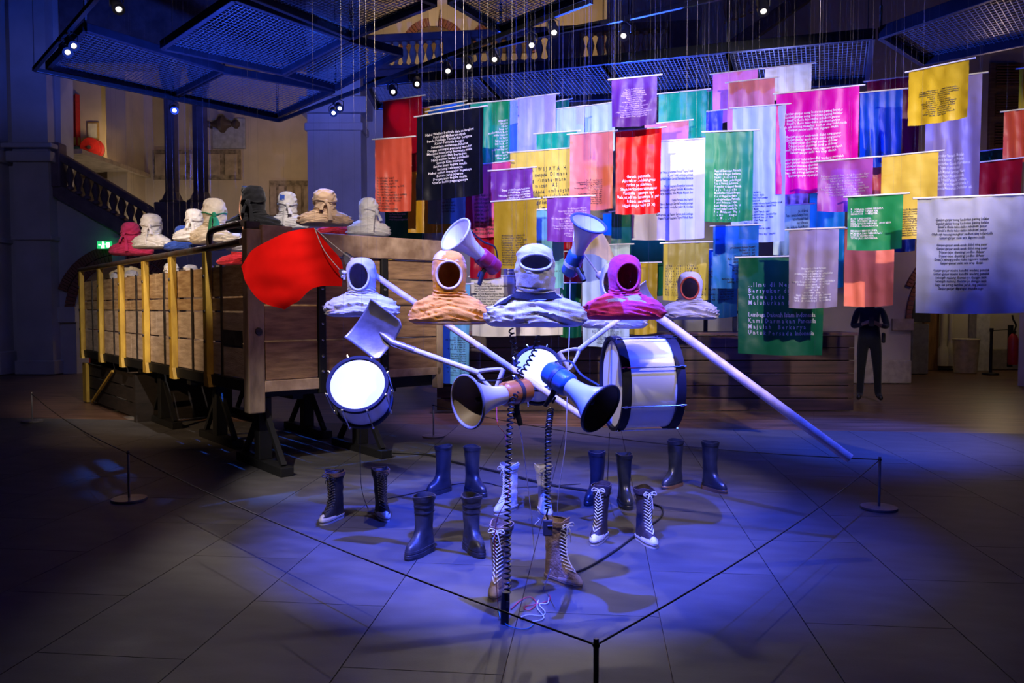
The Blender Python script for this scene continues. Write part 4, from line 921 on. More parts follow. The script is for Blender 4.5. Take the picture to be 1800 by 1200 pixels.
# name/label, xl, yl, xr, yr, ybottom, colour, Y, text=(body, ink, u0, u1, v0, v1, align)
Cn, Lf, Rt = 'CENTER', 'LEFT', 'RIGHT'
FL = [
 ('dark crimson flag without writing at the upper left of the cluster', 673, 178, 742, 168, 302, 'crimson', 9.5, None),
 ('coral flag with black lines of verse at the left edge of the cluster', 659, 245, 724, 240, 371, 'coral', 9.0, (lines(12), ink_k, .05, .85, .52, .98, Lf)),
 ('black flag with white centred verses in front of the green ones', 733, 205, 850, 187, 347, 'black', 8.3, (BLK, ink_w, .13, .86, .22, .82, Cn)),
 ('mustard flag without writing hanging below and left of the black one', 717, 292, 790, 288, 408, 'mustard', 9.4, None),
 ('dark green flag with pale lines partly behind the coral one', 676, 352, 745, 350, 424, 'dkgreen', 9.9, (lines(4), ink_p, .1, .95, .25, .5, Lf)),
 ('slate blue flag with dark text directly below the black one', 752, 300, 820, 296, 392, 'slate', 9.2, (lines(9, 2, 4), ink_k, .3, .75, .3, .8, Cn)),
 ('teal flag with small pale text right of the black one', 827, 182, 897, 176, 286, 'teal', 9.2, (lines(14, 2, 4), ink_w, .45, .95, .3, .95, Rt)),
 ('lavender flag without writing left of the pale tops', 910, 173, 977, 165, 272, 'lavender', 9.5, None),
 ('light blue flag squeezed between the teal and lavender ones', 880, 179, 935, 172, 268, 'ltblue', 9.9, None),
 ('blue flag whose top edge shows above the black one', 752, 196, 824, 183, 300, 'blue', 9.1, None),
 ('blue flag on the rear rod above the black one', 750, 190, 816, 178, 290, 'brightblue', 9.6, None),
 ('narrow olive flag between the crimson and black ones', 722, 193, 756, 188, 280, 'olive', 9.8, None),
 ('pale bluish white flag with a shadowed upper half, left one of two', 967, 193, 1028, 186, 262, 'paleblue', 9.5, None),
 ('pale bluish white flag with a shadowed upper half, right one of two', 1028, 187, 1082, 179, 268, 'paleblue', 9.7, None),
 ('dark green flag peeping out above the pale bluish ones', 972, 179, 1001, 174, 230, 'dkgreen', 10.1, None),
 ('small teal flag above the yellow one', 943, 235, 1014, 230, 300, 'teal', 9.1, None),
 ('bright yellow flag with widely spaced black letters', 897, 268, 1003, 260, 372, 'yellow', 8.7, (SRI, ink_k, .30, 1.0, .27, .97, Lf)),
 ('rose pink flag with black verse along its lower part', 829, 291, 897, 283, 415, 'rosepink', 8.9, (lines(11, 3, 6), ink_k, .06, .8, .40, .97, Lf)),
 ('narrow magenta flag beside the rose pink one', 816, 302, 846, 299, 402, 'magenta', 9.3, None),
 ('violet flag with a few white lines near its hem', 863, 300, 936, 294, 353, 'purple', 8.2, (lines(4, 5, 6), ink_w, .2, .95, .60, .93, Rt)),
 ('olive yellow flag with black text on its lower half', 868, 354, 943, 349, 470, 'olive', 8.0, (lines(13, 5, 7), ink_k, .2, .9, .50, .96, Lf)),
 ('orange pink flag with a dark text block at its lower right', 1002, 236, 1078, 230, 368, 'salmon', 8.4, (lines(13, 3, 6), ink_k, .1, .75, .60, .92, Rt)),
 ('violet flag with faint pale writing above the centre bust', 961, 347, 1038, 344, 423, 'purple', 7.8, (lines(12, 3, 6), ink_p, .12, .92, .24, .90, Rt)),
 ('light cyan flag behind the violet one above the centre bust', 925, 370, 992, 366, 506, 'cyan', 8.3, (lines(16, 3, 6), ink_k, .1, .9, .50, .98, Lf)),
 ('crimson flag behind the upper left megaphone', 826, 412, 882, 408, 488, 'crimson', 9.0, None),
 ('bright red flag with eight white slanted lines of verse', 1083, 231, 1163, 224, 375, 'red', 7.8, (RED, ink_w, .04, .97, .53, .92, Cn)),
 ('dusty pink flag behind the red and white ones', 1133, 219, 1211, 211, 305, 'dusty', 8.9, None),
 ('large white flag with rows of small black text right of the red one', 1112, 251, 1240, 243, 420, 'white', 8.3, (lines(3) + '\n\n' + lines(3) + '\n\n' + lines(3) + '\n\n' + lines(2), ink_k, .10, .84, .30, .80, Rt)),
 ('dark purple flag with a faint block of writing, highest in the middle', 1075, 140, 1155, 132, 220, 'deeppurple', 7.6, (lines(14), ink_p, .1, .9, .22, .82, Cn)),
 ('teal flag without writing right of the dark purple one', 1158, 165, 1242, 157, 243, 'teal', 9.0, None),
 ('narrow teal flag beside the pale pink ones', 1238, 161, 1260, 157, 208, 'teal', 9.9, None),
 ('small violet blue flag above the green verse flag', 1235, 197, 1271, 193, 240, 'violetblue', 9.3, None),
 ('pink flag with grid shadows high on the right', 1253, 130, 1332, 121, 212, 'pink', 9.5, None),
 ('dusty pink flag overlapping the one with grid shadows', 1280, 145, 1362, 136, 260, 'dusty', 9.2, None),
 ('pale cream flag touching the ceiling grid', 1345, 120, 1427, 111, 172, 'cream', 9.4, None),
 ('long pale blue flag with grey text near its hem', 1288, 190, 1382, 183, 424, 'paleblue', 8.0, (lines(16, 3, 6), ink_k, .25, .95, .62, .95, Lf)),
 ('green flag with a column of white text in the middle', 1240, 232, 1325, 229, 388, 'green', 7.3, (SPC, ink_w, .20, .76, .42, .97, Lf)),
 ('big hot pink flag with white verses', 1365, 165, 1511, 150, 337, 'hotpink', 7.8, (GJ, ink_w, .05, .86, .20, .84, Cn)),
 ('shiny blue flag right of the hot pink one', 1512, 163, 1587, 156, 292, 'blue', 8.4, None),
 ('dark maroon flag behind the shiny blue one', 1524, 143, 1618, 132, 272, 'maroon', 8.9, None),
 ('gold flag with faint writing and glossy corners at the upper right', 1598, 126, 1704, 104, 214, 'gold', 7.4, (lines(13), ink_k, .18, .85, .40, .88, Cn)),
 ('long grey lavender flag with pale text behind the gold one', 1628, 141, 1727, 128, 350, 'greylav', 8.0, (lines(9, 3, 5), ink_w, .05, .88, .62, .92, Cn)),
 ('yellow flag cut by the right edge of the picture', 1792, 120, 1850, 112, 190, 'gold', 8.5, None),
 ('orange coral flag cut by the right edge of the picture', 1765, 196, 1850, 186, 282, 'coral', 8.0, None),
 ('dark green flag behind the crimson one at the right', 1718, 266, 1772, 260, 300, 'dkgreen', 8.6, None),
 ('crimson flag above the large silvery white one', 1718, 286, 1798, 277, 365, 'crimson', 7.9, None),
 ('yellow flag with dark text along its hem left of the grey lavender one', 1550, 275, 1650, 265, 418, 'yellow', 7.7, (lines(12, 5, 8), ink_k, .05, .95, .64, .97, Lf)),
 ('orchid flag with pale centred text below the hot pink one', 1438, 284, 1535, 276, 370, 'orchid', 7.2, (lines(8, 4, 6), ink_p, .06, .94, .28, .70, Cn)),
 ('brick red flag in the gap beside the orchid one', 1500, 294, 1556, 290, 352, 'brick', 8.6, None),
 ('green flag with three blocks of white capitals', 1490, 346, 1588, 340, 438, 'green', 7.0, (GR2, ink_w, .06, .80, .22, .80, Lf)),
 ('largest silvery white flag with dark verses at the right', 1613, 358, 1832, 331, 549, 'silver', 6.3, (GJ, ink_k, .12, .62, .18, .80, Cn)),
 ('teal blue flag between the pale green print and the green capitals', 1423, 339, 1486, 335, 506, 'tealblue', 8.3, None),
 ('navy flag peeping out below the yellow one', 1556, 398, 1609, 394, 441, 'navy', 8.0, None),
 ('salmon flag without writing below the green capitals', 1485, 402, 1573, 398, 537, 'salmon', 7.5, None),
 ('grey lavender flag with faint white lines in front of the salmon one', 1387, 404, 1475, 400, 540, 'greylav', 7.0, (lines(13, 3, 6), ink_w, .08, .95, .48, .92, Cn)),
 ('pale green flag with handwriting like print', 1360, 362, 1424, 358, 446, 'palegreen', 8.2, (lines(10, 2, 4), ink_k, .35, .95, .1, .9, Rt)),
 ('mauve flag below the hot pink one', 1376, 334, 1422, 331, 360, 'mauve', 8.6, None),
 ('large dark green flag with widely spaced grey letters, lowest of all', 1298, 452, 1450, 449, 622, 'dkgreen', 7.6, (GRN, ink_g, .12, .92, .26, .80, Lf)),
 ('blue flag with black right aligned text above the dark green one', 1254, 398, 1334, 394, 505, 'brightblue', 7.9, (lines(13, 2, 5), ink_k, .2, .93, .33, .92, Rt)),
 ('bright blue flag with dark text behind the small white bust', 1228, 440, 1297, 437, 557, 'brightblue', 8.3, (lines(12, 3, 6), ink_k, .05, .92, .3, .75, Rt)),
 ('olive yellow calendar flag with a grid of numbers behind the small white bust', 1166, 428, 1246, 424, 527, 'calendar', 8.2, (CAL, ink_k, .06, .95, .38, .93, Lf)),
 ('wide dark green flag behind the pink bust', 1075, 372, 1170, 368, 520, 'dkgreen', 9.0, None),
 ('blue flag showing between the red and dark green ones', 1060, 375, 1128, 371, 412, 'tealblue', 9.4, None),
 ('grey blue flag with dark text at its hem behind the pink bust', 1024, 432, 1107, 428, 608, 'greyblue', 8.6, (lines(13, 2, 5), ink_k, .2, .85, .80, .97, Cn)),
 ('olive flag right of the pink bust', 1104, 463, 1156, 460, 586, 'olive', 8.9, None),
 ('light cyan flag with text hanging low behind the shovel handle', 765, 500, 826, 498, 673, 'cyan', 8.9, (lines(18, 3, 5), ink_k, .3, .9, .50, .92, Rt)),
 ('white flag lit blue with dark text behind the orange bust', 828, 487, 905, 484, 590, 'white', 9.0, (lines(14, 4, 6), ink_k, .08, .92, .1, .7, Lf)),
 ('white flag with dark text behind the centre bust', 885, 446, 992, 441, 588, 'white', 9.4, (lines(16, 3, 5), ink_k, .05, .5, .15, .8, Lf)),
 ('crimson flag behind the upper right megaphone', 984, 402, 1028, 399, 498, 'crimson', 9.3, None),
 ('dark green flag behind the neck of the centre bust', 985, 498, 1022, 496, 592, 'dkgreen', 9.2, None),
 ('pale grey flag left of the upper left megaphone', 738, 396, 784, 393, 428, 'silver', 9.9, None),
 ('narrow olive flag above the upper left megaphone', 778, 388, 806, 386, 424, 'olive', 9.6, None),
]
def make_flag(k, F_):
    label, xl, yl, xr, yr, yb, col, Yc, txt = F_
    rg = random.Random(k * 7 + 1)
    mid = at((xl + xr) / 2, (yl + yr) / 2, Yc); zt = mid.z
    A_, B_ = atz(xl, yl, zt), atz(xr, yr, zt)
    ang = math.atan2(B_.y - A_.y, B_.x - A_.x)
    if not (-1.0 < ang < -.08) or (540 - yl) < 150:
        ang = -.36 + rg.uniform(-.08, .08)
        d = V((math.cos(ang), math.sin(ang), 0))
        # intersect the two edge rays with the vertical plane through mid
        nrm = V((-d.y, d.x, 0)); o = V((0, 0, CAMZ))
        A_, B_ = [o + ray(x, (yl + yr) / 2) * ((mid - o).dot(nrm) / ray(x, (yl + yr) / 2).dot(nrm)) for x in (xl, xr)]
        A_.z = B_.z = zt
    d = (B_ - A_); Wd = d.length; d.normalize(); n = V((d.y, -d.x, 0))     # n faces the viewer
    if n.y > 0: n = -n
    zb = at((xl + xr) / 2, yb, (A_.y + B_.y) / 2).z; Hh = zt - zb
    ph = rg.uniform(0, 9); nf = rg.choice((2, 3, 3, 4)); amp = rg.uniform(.010, .022)
    pinch = rg.uniform(-.01, .035); kb = rg.uniform(-.02, .02)
    def P(u, v, off=0):
        fold = amp * (.25 + .9 * v) * math.sin(2 * pi * nf * u + ph + 1.3 * math.sin(2.2 * v + ph)) + .022 * v * nz(u * 3 + ph, v * 2.2, ph) + .010 * nz(u * 13, v * 7 + ph, ph) + .005 * nz(u * 22 + v * 9, v * 16, ph)
        fold += .004 * math.exp(-((v - .03) / .03) ** 2) * math.sin(2 * pi * 9 * u + ph)
        crease = .004 * (math.exp(-((v - .36) / .006) ** 2) - math.exp(-((v - .68) / .006) ** 2) + math.exp(-((u - .5) / .006) ** 2))
        uu = .5 + (u - .5) * (1 - pinch * v)
        return A_ + d * (uu * Wd) + V((0, 0, -v * Hh + kb * v * (u - .5) * Hh - .012 * math.sin(pi * u) * v)) + n * (fold + crease + off)
    t = thing('verse_flag' if txt else 'plain_flag', label, 'flag', A_.lerp(B_, .5), 0, 'coloured flags hanging from the ceiling grid')
    nu, nv = max(14, int(Wd / .028)), max(16, int(Hh / .028))
    MB().grid(P, nu, nv).build('cloth', mat('satin_' + col, tuple(c ** 1.22 for c in COLS[col]), .40, var=.06, scale=3, spec=.3, trans=.25, bump=.2, bscale=13), t, ang=85)
    MB().tube([A_ - d * .035 + n * .004, B_ + d * .05 + n * .004], .008, 8).build('rod', rod_m, t)
    for q in (A_ + d * .02, B_ - d * .02):
        MB().tube([q, V((q.x, q.y, 11.52))], .0005, 4).build('hanging_wire', wire_m, t)
    if txt:
        body, ink, u0, u1, v0, v1, al = txt
        cu = bpy.data.curves.new('t', 'FONT'); cu.body = body; cu.align_x = al; cu.resolution_u = 1; cu.size = 1; cu.space_line = .95
        cu.offset = .018
        o = bpy.data.objects.new('t', cu); C.objects.link(o)
        TXT.append((o, ink, (u0, u1, v0, v1), P, t))
for k, F_ in enumerate(FL): make_flag(k, F_)
dg = bpy.context.evaluated_depsgraph_get(); dg.update()
for o, ink, (u0, u1, v0, v1), P, t in TXT:
    me = bpy.data.meshes.new_from_object(o.evaluated_get(dg))
    xs = [q.co.x for q in me.vertices]; ys = [q.co.y for q in me.vertices]
    a, b, c, d_ = min(xs), max(xs), min(ys), max(ys)
    inv = W[t.name].inverted()
    for q in me.vertices:
        u = lerp(u0, u1, (q.co.x - a) / (b - a)); v = lerp(v0, v1, (d_ - q.co.y) / (d_ - c))
        q.co = inv @ P(u, v, .0035)
    me.materials.clear(); me.materials.append(ink)
    for f in me.polygons: f.material_index = 0
    cu = o.data; bpy.data.objects.remove(o); bpy.data.curves.remove(cu)
    tx = bpy.data.objects.new('lettering', me); C.objects.link(tx); tx.parent = t; tx['kind'] = 'stuff'; W[tx.name] = W[t.name]
# ================================================================== drums
shell_w = mat('white_drum_shell', (.72, .71, .74), .22, var=.05, scale=4, coat=.4); skin_m = mat('drum_skin', (.82, .80, .80), .45, var=.05, scale=3)
hoop_k = mat('black_hoop', (.012, .012, .025), .6, var=.1, spec=.15); chrome = mat('chrome', (.75, .75, .78), .12, 1, var=.05)
def drum(label, c, axis, R, D, nl, hoop, xh=(1, 0, 0), rods=True, wire=True):
    """axis points out of the struck head"""
    t = thing('drum', label, 'drum', c, 0, 'drums hanging among the figures')
    M = frame(c, axis, xh)
    MB().lathe([(R, -D / 2), (R, D / 2)], 56, M).build('shell', shell_w, t)
    for s in (-1, 1):
        z = s * D / 2
        MB().lathe([(R * .985, z - .002 * s), (R * .96, z + .004 * s), (0, z + .004 * s)], 56, M).build('drum_skin', skin_m, t)
        h = hoop
        MB().lathe([(R + .001, z - h * .55), (R + .016, z - h * .55), (R + .018, z), (R + .016, z + h * .45), (R * .97 + .002, z + h * .45), (R * .97, z + .002), (R + .001, z - h * .55)] if s > 0 else [(R + .001, z + h * .55), (R + .016, z + h * .55), (R + .018, z), (R + .016, z - h * .45), (R * .97 + .002, z - h * .45), (R * .97, z - .002), (R + .001, z + h * .55)], 56, M).build('hoop', hoop_k, t, ang=50)
    for k in range(nl):
        a = 2 * pi * (k + .5) / nl; p = lambda r, z: M @ V((r * math.cos(a), r * math.sin(a), z))
        rd = MB().tube([p(R + .024, -D / 2 - .03), p(R + .024, D / 2 + .03)], .004, 6).build('tension_rod', chrome, t)
        for s in (-1, 1):
            MB().box((R + .020, 0, s * (D / 2 + .004)), (.018, .016, .024), M @ Matrix.Rotation(a, 4, 'Z')).build('claw', chrome, rd, smooth=False, bevel=.004)
    if wire:
        for s in (-1, 1):
            q = V(c) + V((s * R * .6, 0, R * .7)); MB().tube([q, V((q.x, q.y, 11.52))], .0005, 4).build('hanging_wire', wire_m, t)
    return t, M
drum('white snare drum with dark hoops tilted toward the front, in front of the trestle', at(634, 690, 4.95), (.02, -.86, .50), .172, .25, 8, .034)
drum('white snare drum behind the crossing coiled cords', at(945, 660, 5.3), (-.03, -.85, .52), .148, .22, 8, .03)
bd, BM = drum('large white bass drum with black hoops lying on its side', at(1126, 672, 5.15), (-.99, -.13, -.02), .290, .35, 8, .055, xh=(0, 0, 1))
# ================================================================== megaphones
def megaphone(label, mouth, Ym, rear, Yr, R, body_m, horn_m, rim_m, band_m=None, grip=1, strap=True, inner=None):
    a, b = at(*mouth, Ym), at(*rear, Yr); L = (b - a).length
    t = thing('megaphone', label, 'megaphone', (a + b) / 2, 0, 'megaphones hanging among the figures')
    M = frame(a, b - a, (1, 0, 0)) if abs((b - a).normalized().x) < .9 else frame(a, b - a, (0, 0, 1))
    rb = R * .47; hl = L * .60
    prof = []
    for i in range(15):
        q = i / 14; prof.append((rb * .80 + (R - rb * .80) * (1 - q) ** 2.3 + .0, q * hl))
    inn = [(r - .004, z + .002) for r, z in prof]
    h = MB().lathe(prof, 48, M).build('horn', horn_m, t, ang=60)
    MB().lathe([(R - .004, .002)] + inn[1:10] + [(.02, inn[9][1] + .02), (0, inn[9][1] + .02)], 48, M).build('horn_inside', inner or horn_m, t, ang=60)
    MB().tube([M @ V((R * math.cos(k * pi / 24), R * math.sin(k * pi / 24), 0)) for k in range(48)], .0065, 8, closed=True).build('rim', rim_m, t)
    MB().lathe([(0, hl * .22), (R * .10, hl * .24), (R * .11, hl * .3), (R * .09, hl * .7), (0, hl * .72)], 24, M).build('sound_cone', band_m or rim_m, t, ang=60)
    bd_ = MB().lathe([(rb * .82, hl - .01), (rb, hl), (rb * 1.02, hl + .01), (rb * 1.02, L - .012), (rb * .9, L), (0, L)], 36, M).build('body', body_m, t, ang=40)
    MB().lathe([(rb * 1.03, hl + (L - hl) * .45), (rb * 1.06, hl + (L - hl) * .45), (rb * 1.06, hl + (L - hl) * .6), (rb * 1.03, hl + (L - hl) * .6)], 36, M).build('body_band', band_m or rim_m, bd_, ang=40)
    MB().lathe([(0, L), (rb * .5, L), (rb * .5, L + .012), (rb * .4, L + .016), (0, L + .016)], 24, M).build('end_cap', rim_m, t)
    Mi = M.to_3x3().inverted(); dn = Mi @ V((0, 0, -1)); ga = math.atan2(dn.y, dn.x)
    if grip:
        r_ = V((math.cos(ga), math.sin(ga), 0))
        MB().tube([M @ (r_ * rb + V((0, 0, L * .80))), M @ (r_ * (rb + .03) + V((0, 0, L * .79))), M @ (r_ * (rb + .105) + V((0, 0, L * .84)))], [.017, .018, .014], 10, flat=.7).build('pistol_grip', blackp, t)
        MB().tube([M @ (r_ * (rb + .035) + V((0, 0, L * .73))), M @ (r_ * (rb + .07) + V((0, 0, L * .745)))], .006, 6).build('trigger', blackp, t)
    if strap:
        r_ = V((math.cos(ga + pi), math.sin(ga + pi), 0))
        MB().tube(bez([M @ (r_ * (rb + .004) + V((0, 0, L * .95))), M @ (r_ * (rb + .035) + V((.02, 0, L * .75))), M @ (r_ * (rb + .02) + V((.01, 0, L * .5))), M @ (r_ * (R * .75) + V((0, 0, L * .16)))], 6), .006, 6, flat=.3).build('strap', blackp, t)
    for q in (.2, .8):
        p = a.lerp(b, q); MB().tube([p + V((0, 0, rb * .8)), V((p.x, p.y, 11.52))], .0005, 4).build('hanging_wire', wire_m, t)
    return t, M
horn_c = mat('cream_horn', (.66, .58, .50), .32, var=.08, scale=5, coat=.3); horn_w = mat('white_horn', (.70, .69, .72), .3, var=.06, scale=5, coat=.3)
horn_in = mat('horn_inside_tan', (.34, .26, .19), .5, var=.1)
mg_org = mat('orange_plastic', (.55, .16, .03), .35, var=.1, coat=.3); mg_blue = mat('blue_plastic', (.03, .14, .42), .35, var=.1, coat=.3); mg_red = mat('crimson_plastic', (.36, .02, .07), .4, var=.1, coat=.2)
mg_dark = mat('dark_trim', (.05, .035, .03), .4)
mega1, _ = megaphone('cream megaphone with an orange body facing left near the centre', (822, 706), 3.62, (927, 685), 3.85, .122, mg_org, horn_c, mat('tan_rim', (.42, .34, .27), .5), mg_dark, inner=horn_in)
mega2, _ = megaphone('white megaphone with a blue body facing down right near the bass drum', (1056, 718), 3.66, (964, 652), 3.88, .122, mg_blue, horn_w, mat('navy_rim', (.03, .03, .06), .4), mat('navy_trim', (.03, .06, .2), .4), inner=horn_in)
mega3, _ = megaphone('white megaphone with a crimson body pointing up left behind the orange bust', (801, 412), 4.75, (872, 472), 4.95, .112, mg_red, horn_w, mat('pale_rim', (.6, .58, .64), .4), mat('magenta_trim', (.30, .02, .10), .4))
mega4, _ = megaphone('white megaphone with a blue body pointing up right above the centre bust', (1035, 392), 4.35, (1000, 480), 4.52, .100, mg_blue, horn_w, mat('blue_rim', (.10, .12, .40), .4), mat('pale_label', (.5, .5, .6), .5))
# ================================================================== shovels
iron = mat('worn_iron', (.40, .36, .40), .38, .55, var=.3, scale=9, bump=.1, bscale=40); handle_w = mat('pale_handle', (.62, .54, .54), .5, var=.15, scale=6, stretch=(4, 4, 1))
def shovel(label, tipc, Yt, neck, Yn, end, Ye, grip_up, wd=.21, ln=.28, up=(.35, -.7, .62)):
    n, e = at(*neck, Yn), at(*end, Ye); tp = at(*tipc, Yt)
    t = thing('shovel', label, 'shovel', n, 0, 'shovels hanging among the figures')
    ax = (tp - n).normalized(); nrm = V(up); nrm = (nrm - ax * nrm.dot(ax)).normalized(); sd = ax.cross(nrm)
    L_ = (tp - n).length
    def bl(u, v):
        x = (u - .5) * 2; w_ = wd / 2 * (1.0 if v > .12 else .82 + 1.5 * v)
        return n + ax * (v * L_ + .012 * (1 - abs(x)) * v * 0) + sd * (x * w_) + nrm * (.035 * abs(x) ** 2.4 + .03 * v * v - .01 * math.exp(-(x * 5) ** 2) * (1 - v))
    b = MB().grid(bl, 24, 20).build('blade', iron, t, ang=70); sm = b.modifiers.new('thick', 'SOLIDIFY'); sm.thickness = .003
    MB().tube([n + ax * L_ * .42 - nrm * .002, n + ax * .06, n, n.lerp(e, .10), n.lerp(e, .22)], [.004, .016, .019, .020, .019], 12).build('socket', iron, t)
    MB().tube([n.lerp(e, .2), n.lerp(e, .82)], .0155, 12).build('shaft', handle_w, t)
    d = (e - n).normalized(); s = V(grip_up); s = (s - d * s.dot(d)).normalized(); f = n.lerp(e, .80)
    for k in (-1, 1):
        MB().tube(bez([f, f + d * .04 + s * k * .025, e - d * .02 + s * k * .055, e + s * k * .055], 5), [.014, .013, .012, .0115, .011, .010, .010, .010, .0095, .0095, .009, .009, .009, .009, .009, .009], 8).build('grip_fork', handle_w, t)
    MB().tube([e - s * .062, e + s * .062], .013, 10).build('grip_bar', handle_w, t)
    for q in (n.lerp(e, .3), tp):
        MB().tube([q, V((q.x, q.y, 11.52))], .0005, 4).build('hanging_wire', wire_m, t)
    return t
shovel('grey iron shovel with a long handle below the left white bust', (636, 560), 4.45, (690, 602), 4.40, (878, 668), 4.15, (.1, .2, .9), wd=.26, up=(-.30, -.9, .15))
shovel('shovel behind the pink bust with its handle end beside the bass drum', (1140, 520), 5.4, (1112, 542), 5.3, (992, 634), 4.85, (-.2, .2, .9), wd=.20, up=(.3, -.85, .2))
# ================================================================== flag poles
pole_m = mat('pale_timber_pole', (.66, .52, .48), .5, var=.2, scale=5, stretch=(3, 3, 3))
def coons(top, right, bottom, left):
    def e(P, t):
        k = t * (len(P) - 1); i = min(int(k), len(P) - 2); return P[i].lerp(P[i + 1], k - i)
    T_, R_, B_, L_ = [bez(p, 8) for p in (top, right, bottom, left)]
    def fn(u, v):
        a = e(T_, u) * (1 - v) + e(B_, u) * v; b = e(L_, v) * (1 - u) + e(R_, v) * u
        c = (T_[0] * (1 - u) + T_[-1] * u) * (1 - v) + (B_[0] * (1 - u) + B_[-1] * u) * v
        return a + b - c
    return fn
rf = thing('red_flag', 'red flag on a long pale pole clipped in front of the truck tailgate', 'flag', at(1030, 736, 4.6))
A = lambda x, y, Y: at(x, y, Y)
fn = coons([A(424, 468, 5.75), A(445, 437, 5.7), A(495, 412, 5.55), A(553, 401, 5.4)], [A(553, 401, 5.4), A(578, 432, 5.35), A(600, 462, 5.3), A(600, 504, 5.3)],
           [A(500, 544, 5.7), A(525, 530, 5.6), A(550, 506, 5.45), A(600, 504, 5.3)], [A(424, 468, 5.75), A(432, 498, 5.75), A(458, 530, 5.75), A(500, 544, 5.7)])
o = MB().grid(lambda u, v: fn(u, v) + V((0, .02 * math.sin(u * 6 + v * 2.5) + .012 * nz(u * 4, v * 4, 3), .006 * math.sin(u * 9))), 40, 36).build('flag_cloth', mat('red_satin', (.74, .006, .004), .7, var=.1, scale=5, trans=.3, spec=.08), rf, ang=80)
MB().tube([A(612, 452, 5.28), A(1044, 746, 4.55)], .0195, 14).build('pole', pole_m, rf)
MB().tube([A(606, 448, 5.29), A(618, 456, 5.27)], .024, 12).build('pole_tip', steel, rf)
for q, (x, y) in enumerate(((612, 458), (604, 482))):
    c = A(x, y, 5.27); MB().prism([(-.028, -.02), (.028, -.02), (.012, .035), (-.012, .035)], -.02, .02, frame(c, (0, -1, .1), (.7, 0, .5))).build('bulldog_clip', steel, rf, smooth=False)
MB().tube(bez([A(553, 401, 5.39), A(580, 425, 5.32), A(616, 454, 5.27)], 6), .0028, 5).build('cord', mat('grey_cord', (.4, .36, .34), .7), rf)
MB().tube(bez([A(553, 401, 5.37), A(570, 440, 5.3), A(604, 482, 5.25)], 6), .0028, 5).build('cord', MATS['grey_cord'], rf)
MB().tube([A(553, 401, 5.39), V((A(553, 401, 5.39).x, 5.39, 11.52))], .0005, 4).build('hanging_wire', wire_m, rf)
p_ = A(900, 648, 4.8); MB().tube([p_, V((p_.x, p_.y, 11.52))], .0005, 4).build('hanging_wire', wire_m, rf)
cf = thing('cream_flag', 'cream flag on a thick pole slanting down from behind the pink bust', 'flag', at(1490, 805, 4.95))
fn = coons([A(1020, 436, 5.75), A(1040, 424, 5.75), A(1048, 412, 5.75), A(1056, 402, 5.75)], [A(1056, 402, 5.75), A(1070, 425, 5.75), A(1078, 445, 5.75), A(1088, 464, 5.75)],
           [A(1026, 446, 5.75), A(1045, 450, 5.75), A(1068, 462, 5.75), A(1088, 470, 5.75)], [A(1020, 436, 5.75), A(1021, 440, 5.75), A(1023, 443, 5.75), A(1026, 446, 5.75)])
MB().grid(lambda u, v: fn(u, v) + V((0, .03 * math.sin(u * 7 + v * 2), 0)), 28, 20).build('flag_cloth', mat('cream_satin', (.80, .62, .28), .55, var=.12, trans=.3), cf, ang=80)
MB().tube([A(1052, 482, 5.72), A(1170, 566, 5.3), A(1494, 806, 4.9)], [.028, .030, .031], 16).build('pole', pole_m, cf)
MB().tube([A(1022, 440, 5.74), A(1058, 490, 5.70)], .006, 6).build('cord', MATS['grey_cord'], cf)
p_ = A(1430, 758, 4.96); MB().tube([p_, V((p_.x, p_.y, 11.52))], .0005, 4).build('hanging_wire', wire_m, cf)
p_ = A(1275, 640, 5.15); MB().tube([p_, V((p_.x, p_.y, 11.52))], .0005, 4).build('hanging_wire', wire_m, cf)
# ================================================================== cords, microphone, adapter
cordk = mat('black_cord', (.015, .015, .017), .45, var=.1)
def coil(mb, pts, r, pitch, tr=.0042, seg=9):
    P = bez(pts, 14); ln = [0]
    for a, b in zip(P, P[1:]): ln.append(ln[-1] + (b - a).length)
    n = int(ln[-1] / pitch * seg); out = []; k = 0
    for i in range(n + 1):
        s = ln[-1] * i / n
        while k < len(ln) - 2 and ln[k + 1] < s: k += 1
        q = (s - ln[k]) / max(1e-6, ln[k + 1] - ln[k]); p = P[k].lerp(P[k + 1], q); d = (P[k + 1] - P[k]).normalized()
        x = d.cross(V((0, 1, 0))).normalized(); y = d.cross(x); a = 2 * pi * i / seg
        out.append(p + x * r * math.cos(a) + y * r * math.sin(a))
    mb.tube(out, tr, 5); return mb
m1 = thing('microphone', 'black microphone on a coiled cord hanging to the floor', 'microphone', at(888, 1098, 3.58))
coil(MB(), [A(908, 690, 3.75), A(898, 720, 3.68), A(893, 850, 3.62), A(892, 1042, 3.58)], .0135, .024).build('coiled_cord', cordk, m1)
coil(MB(), [A(898, 578, 3.95), A(905, 615, 3.9), A(915, 660, 3.85)], .011, .026).build('coiled_cord', cordk, m1)
MB().tube([A(889, 1040, 3.60), A(888, 1060, 3.60), A(887, 1096, 3.60)], [.018, .021, .019], 14).build('microphone_body', blackp, m1)
MB().tube([A(886, 1094, 3.60), A(886, 1102, 3.60)], [.019, .014], 14).build('end_cap', steel, m1)
MB().box(A(892, 1062, 3.575), (.012, .012, .03)).build('switch', steel, m1, smooth=False)
m2 = thing('hand_microphone', 'small grey hand microphone box on a coiled cord by the tan boot', 'microphone', at(963, 940, 3.6))
coil(MB(), [A(968, 720, 3.9), A(964, 760, 3.75), A(963, 830, 3.65), A(963, 895, 3.6)], .0135, .019).build('coiled_cord', cordk, m2)
coil(MB(), [A(946, 590, 4.0), A(938, 620, 3.95), A(918, 655, 3.9), A(912, 662, 3.88)], .011, .028).build('coiled_cord', cordk, m2)
MB().tube(bez([A(963, 895, 3.6), A(961, 905, 3.6), A(963, 914, 3.6)], 4), .004, 6).build('lead', cordk, m2)
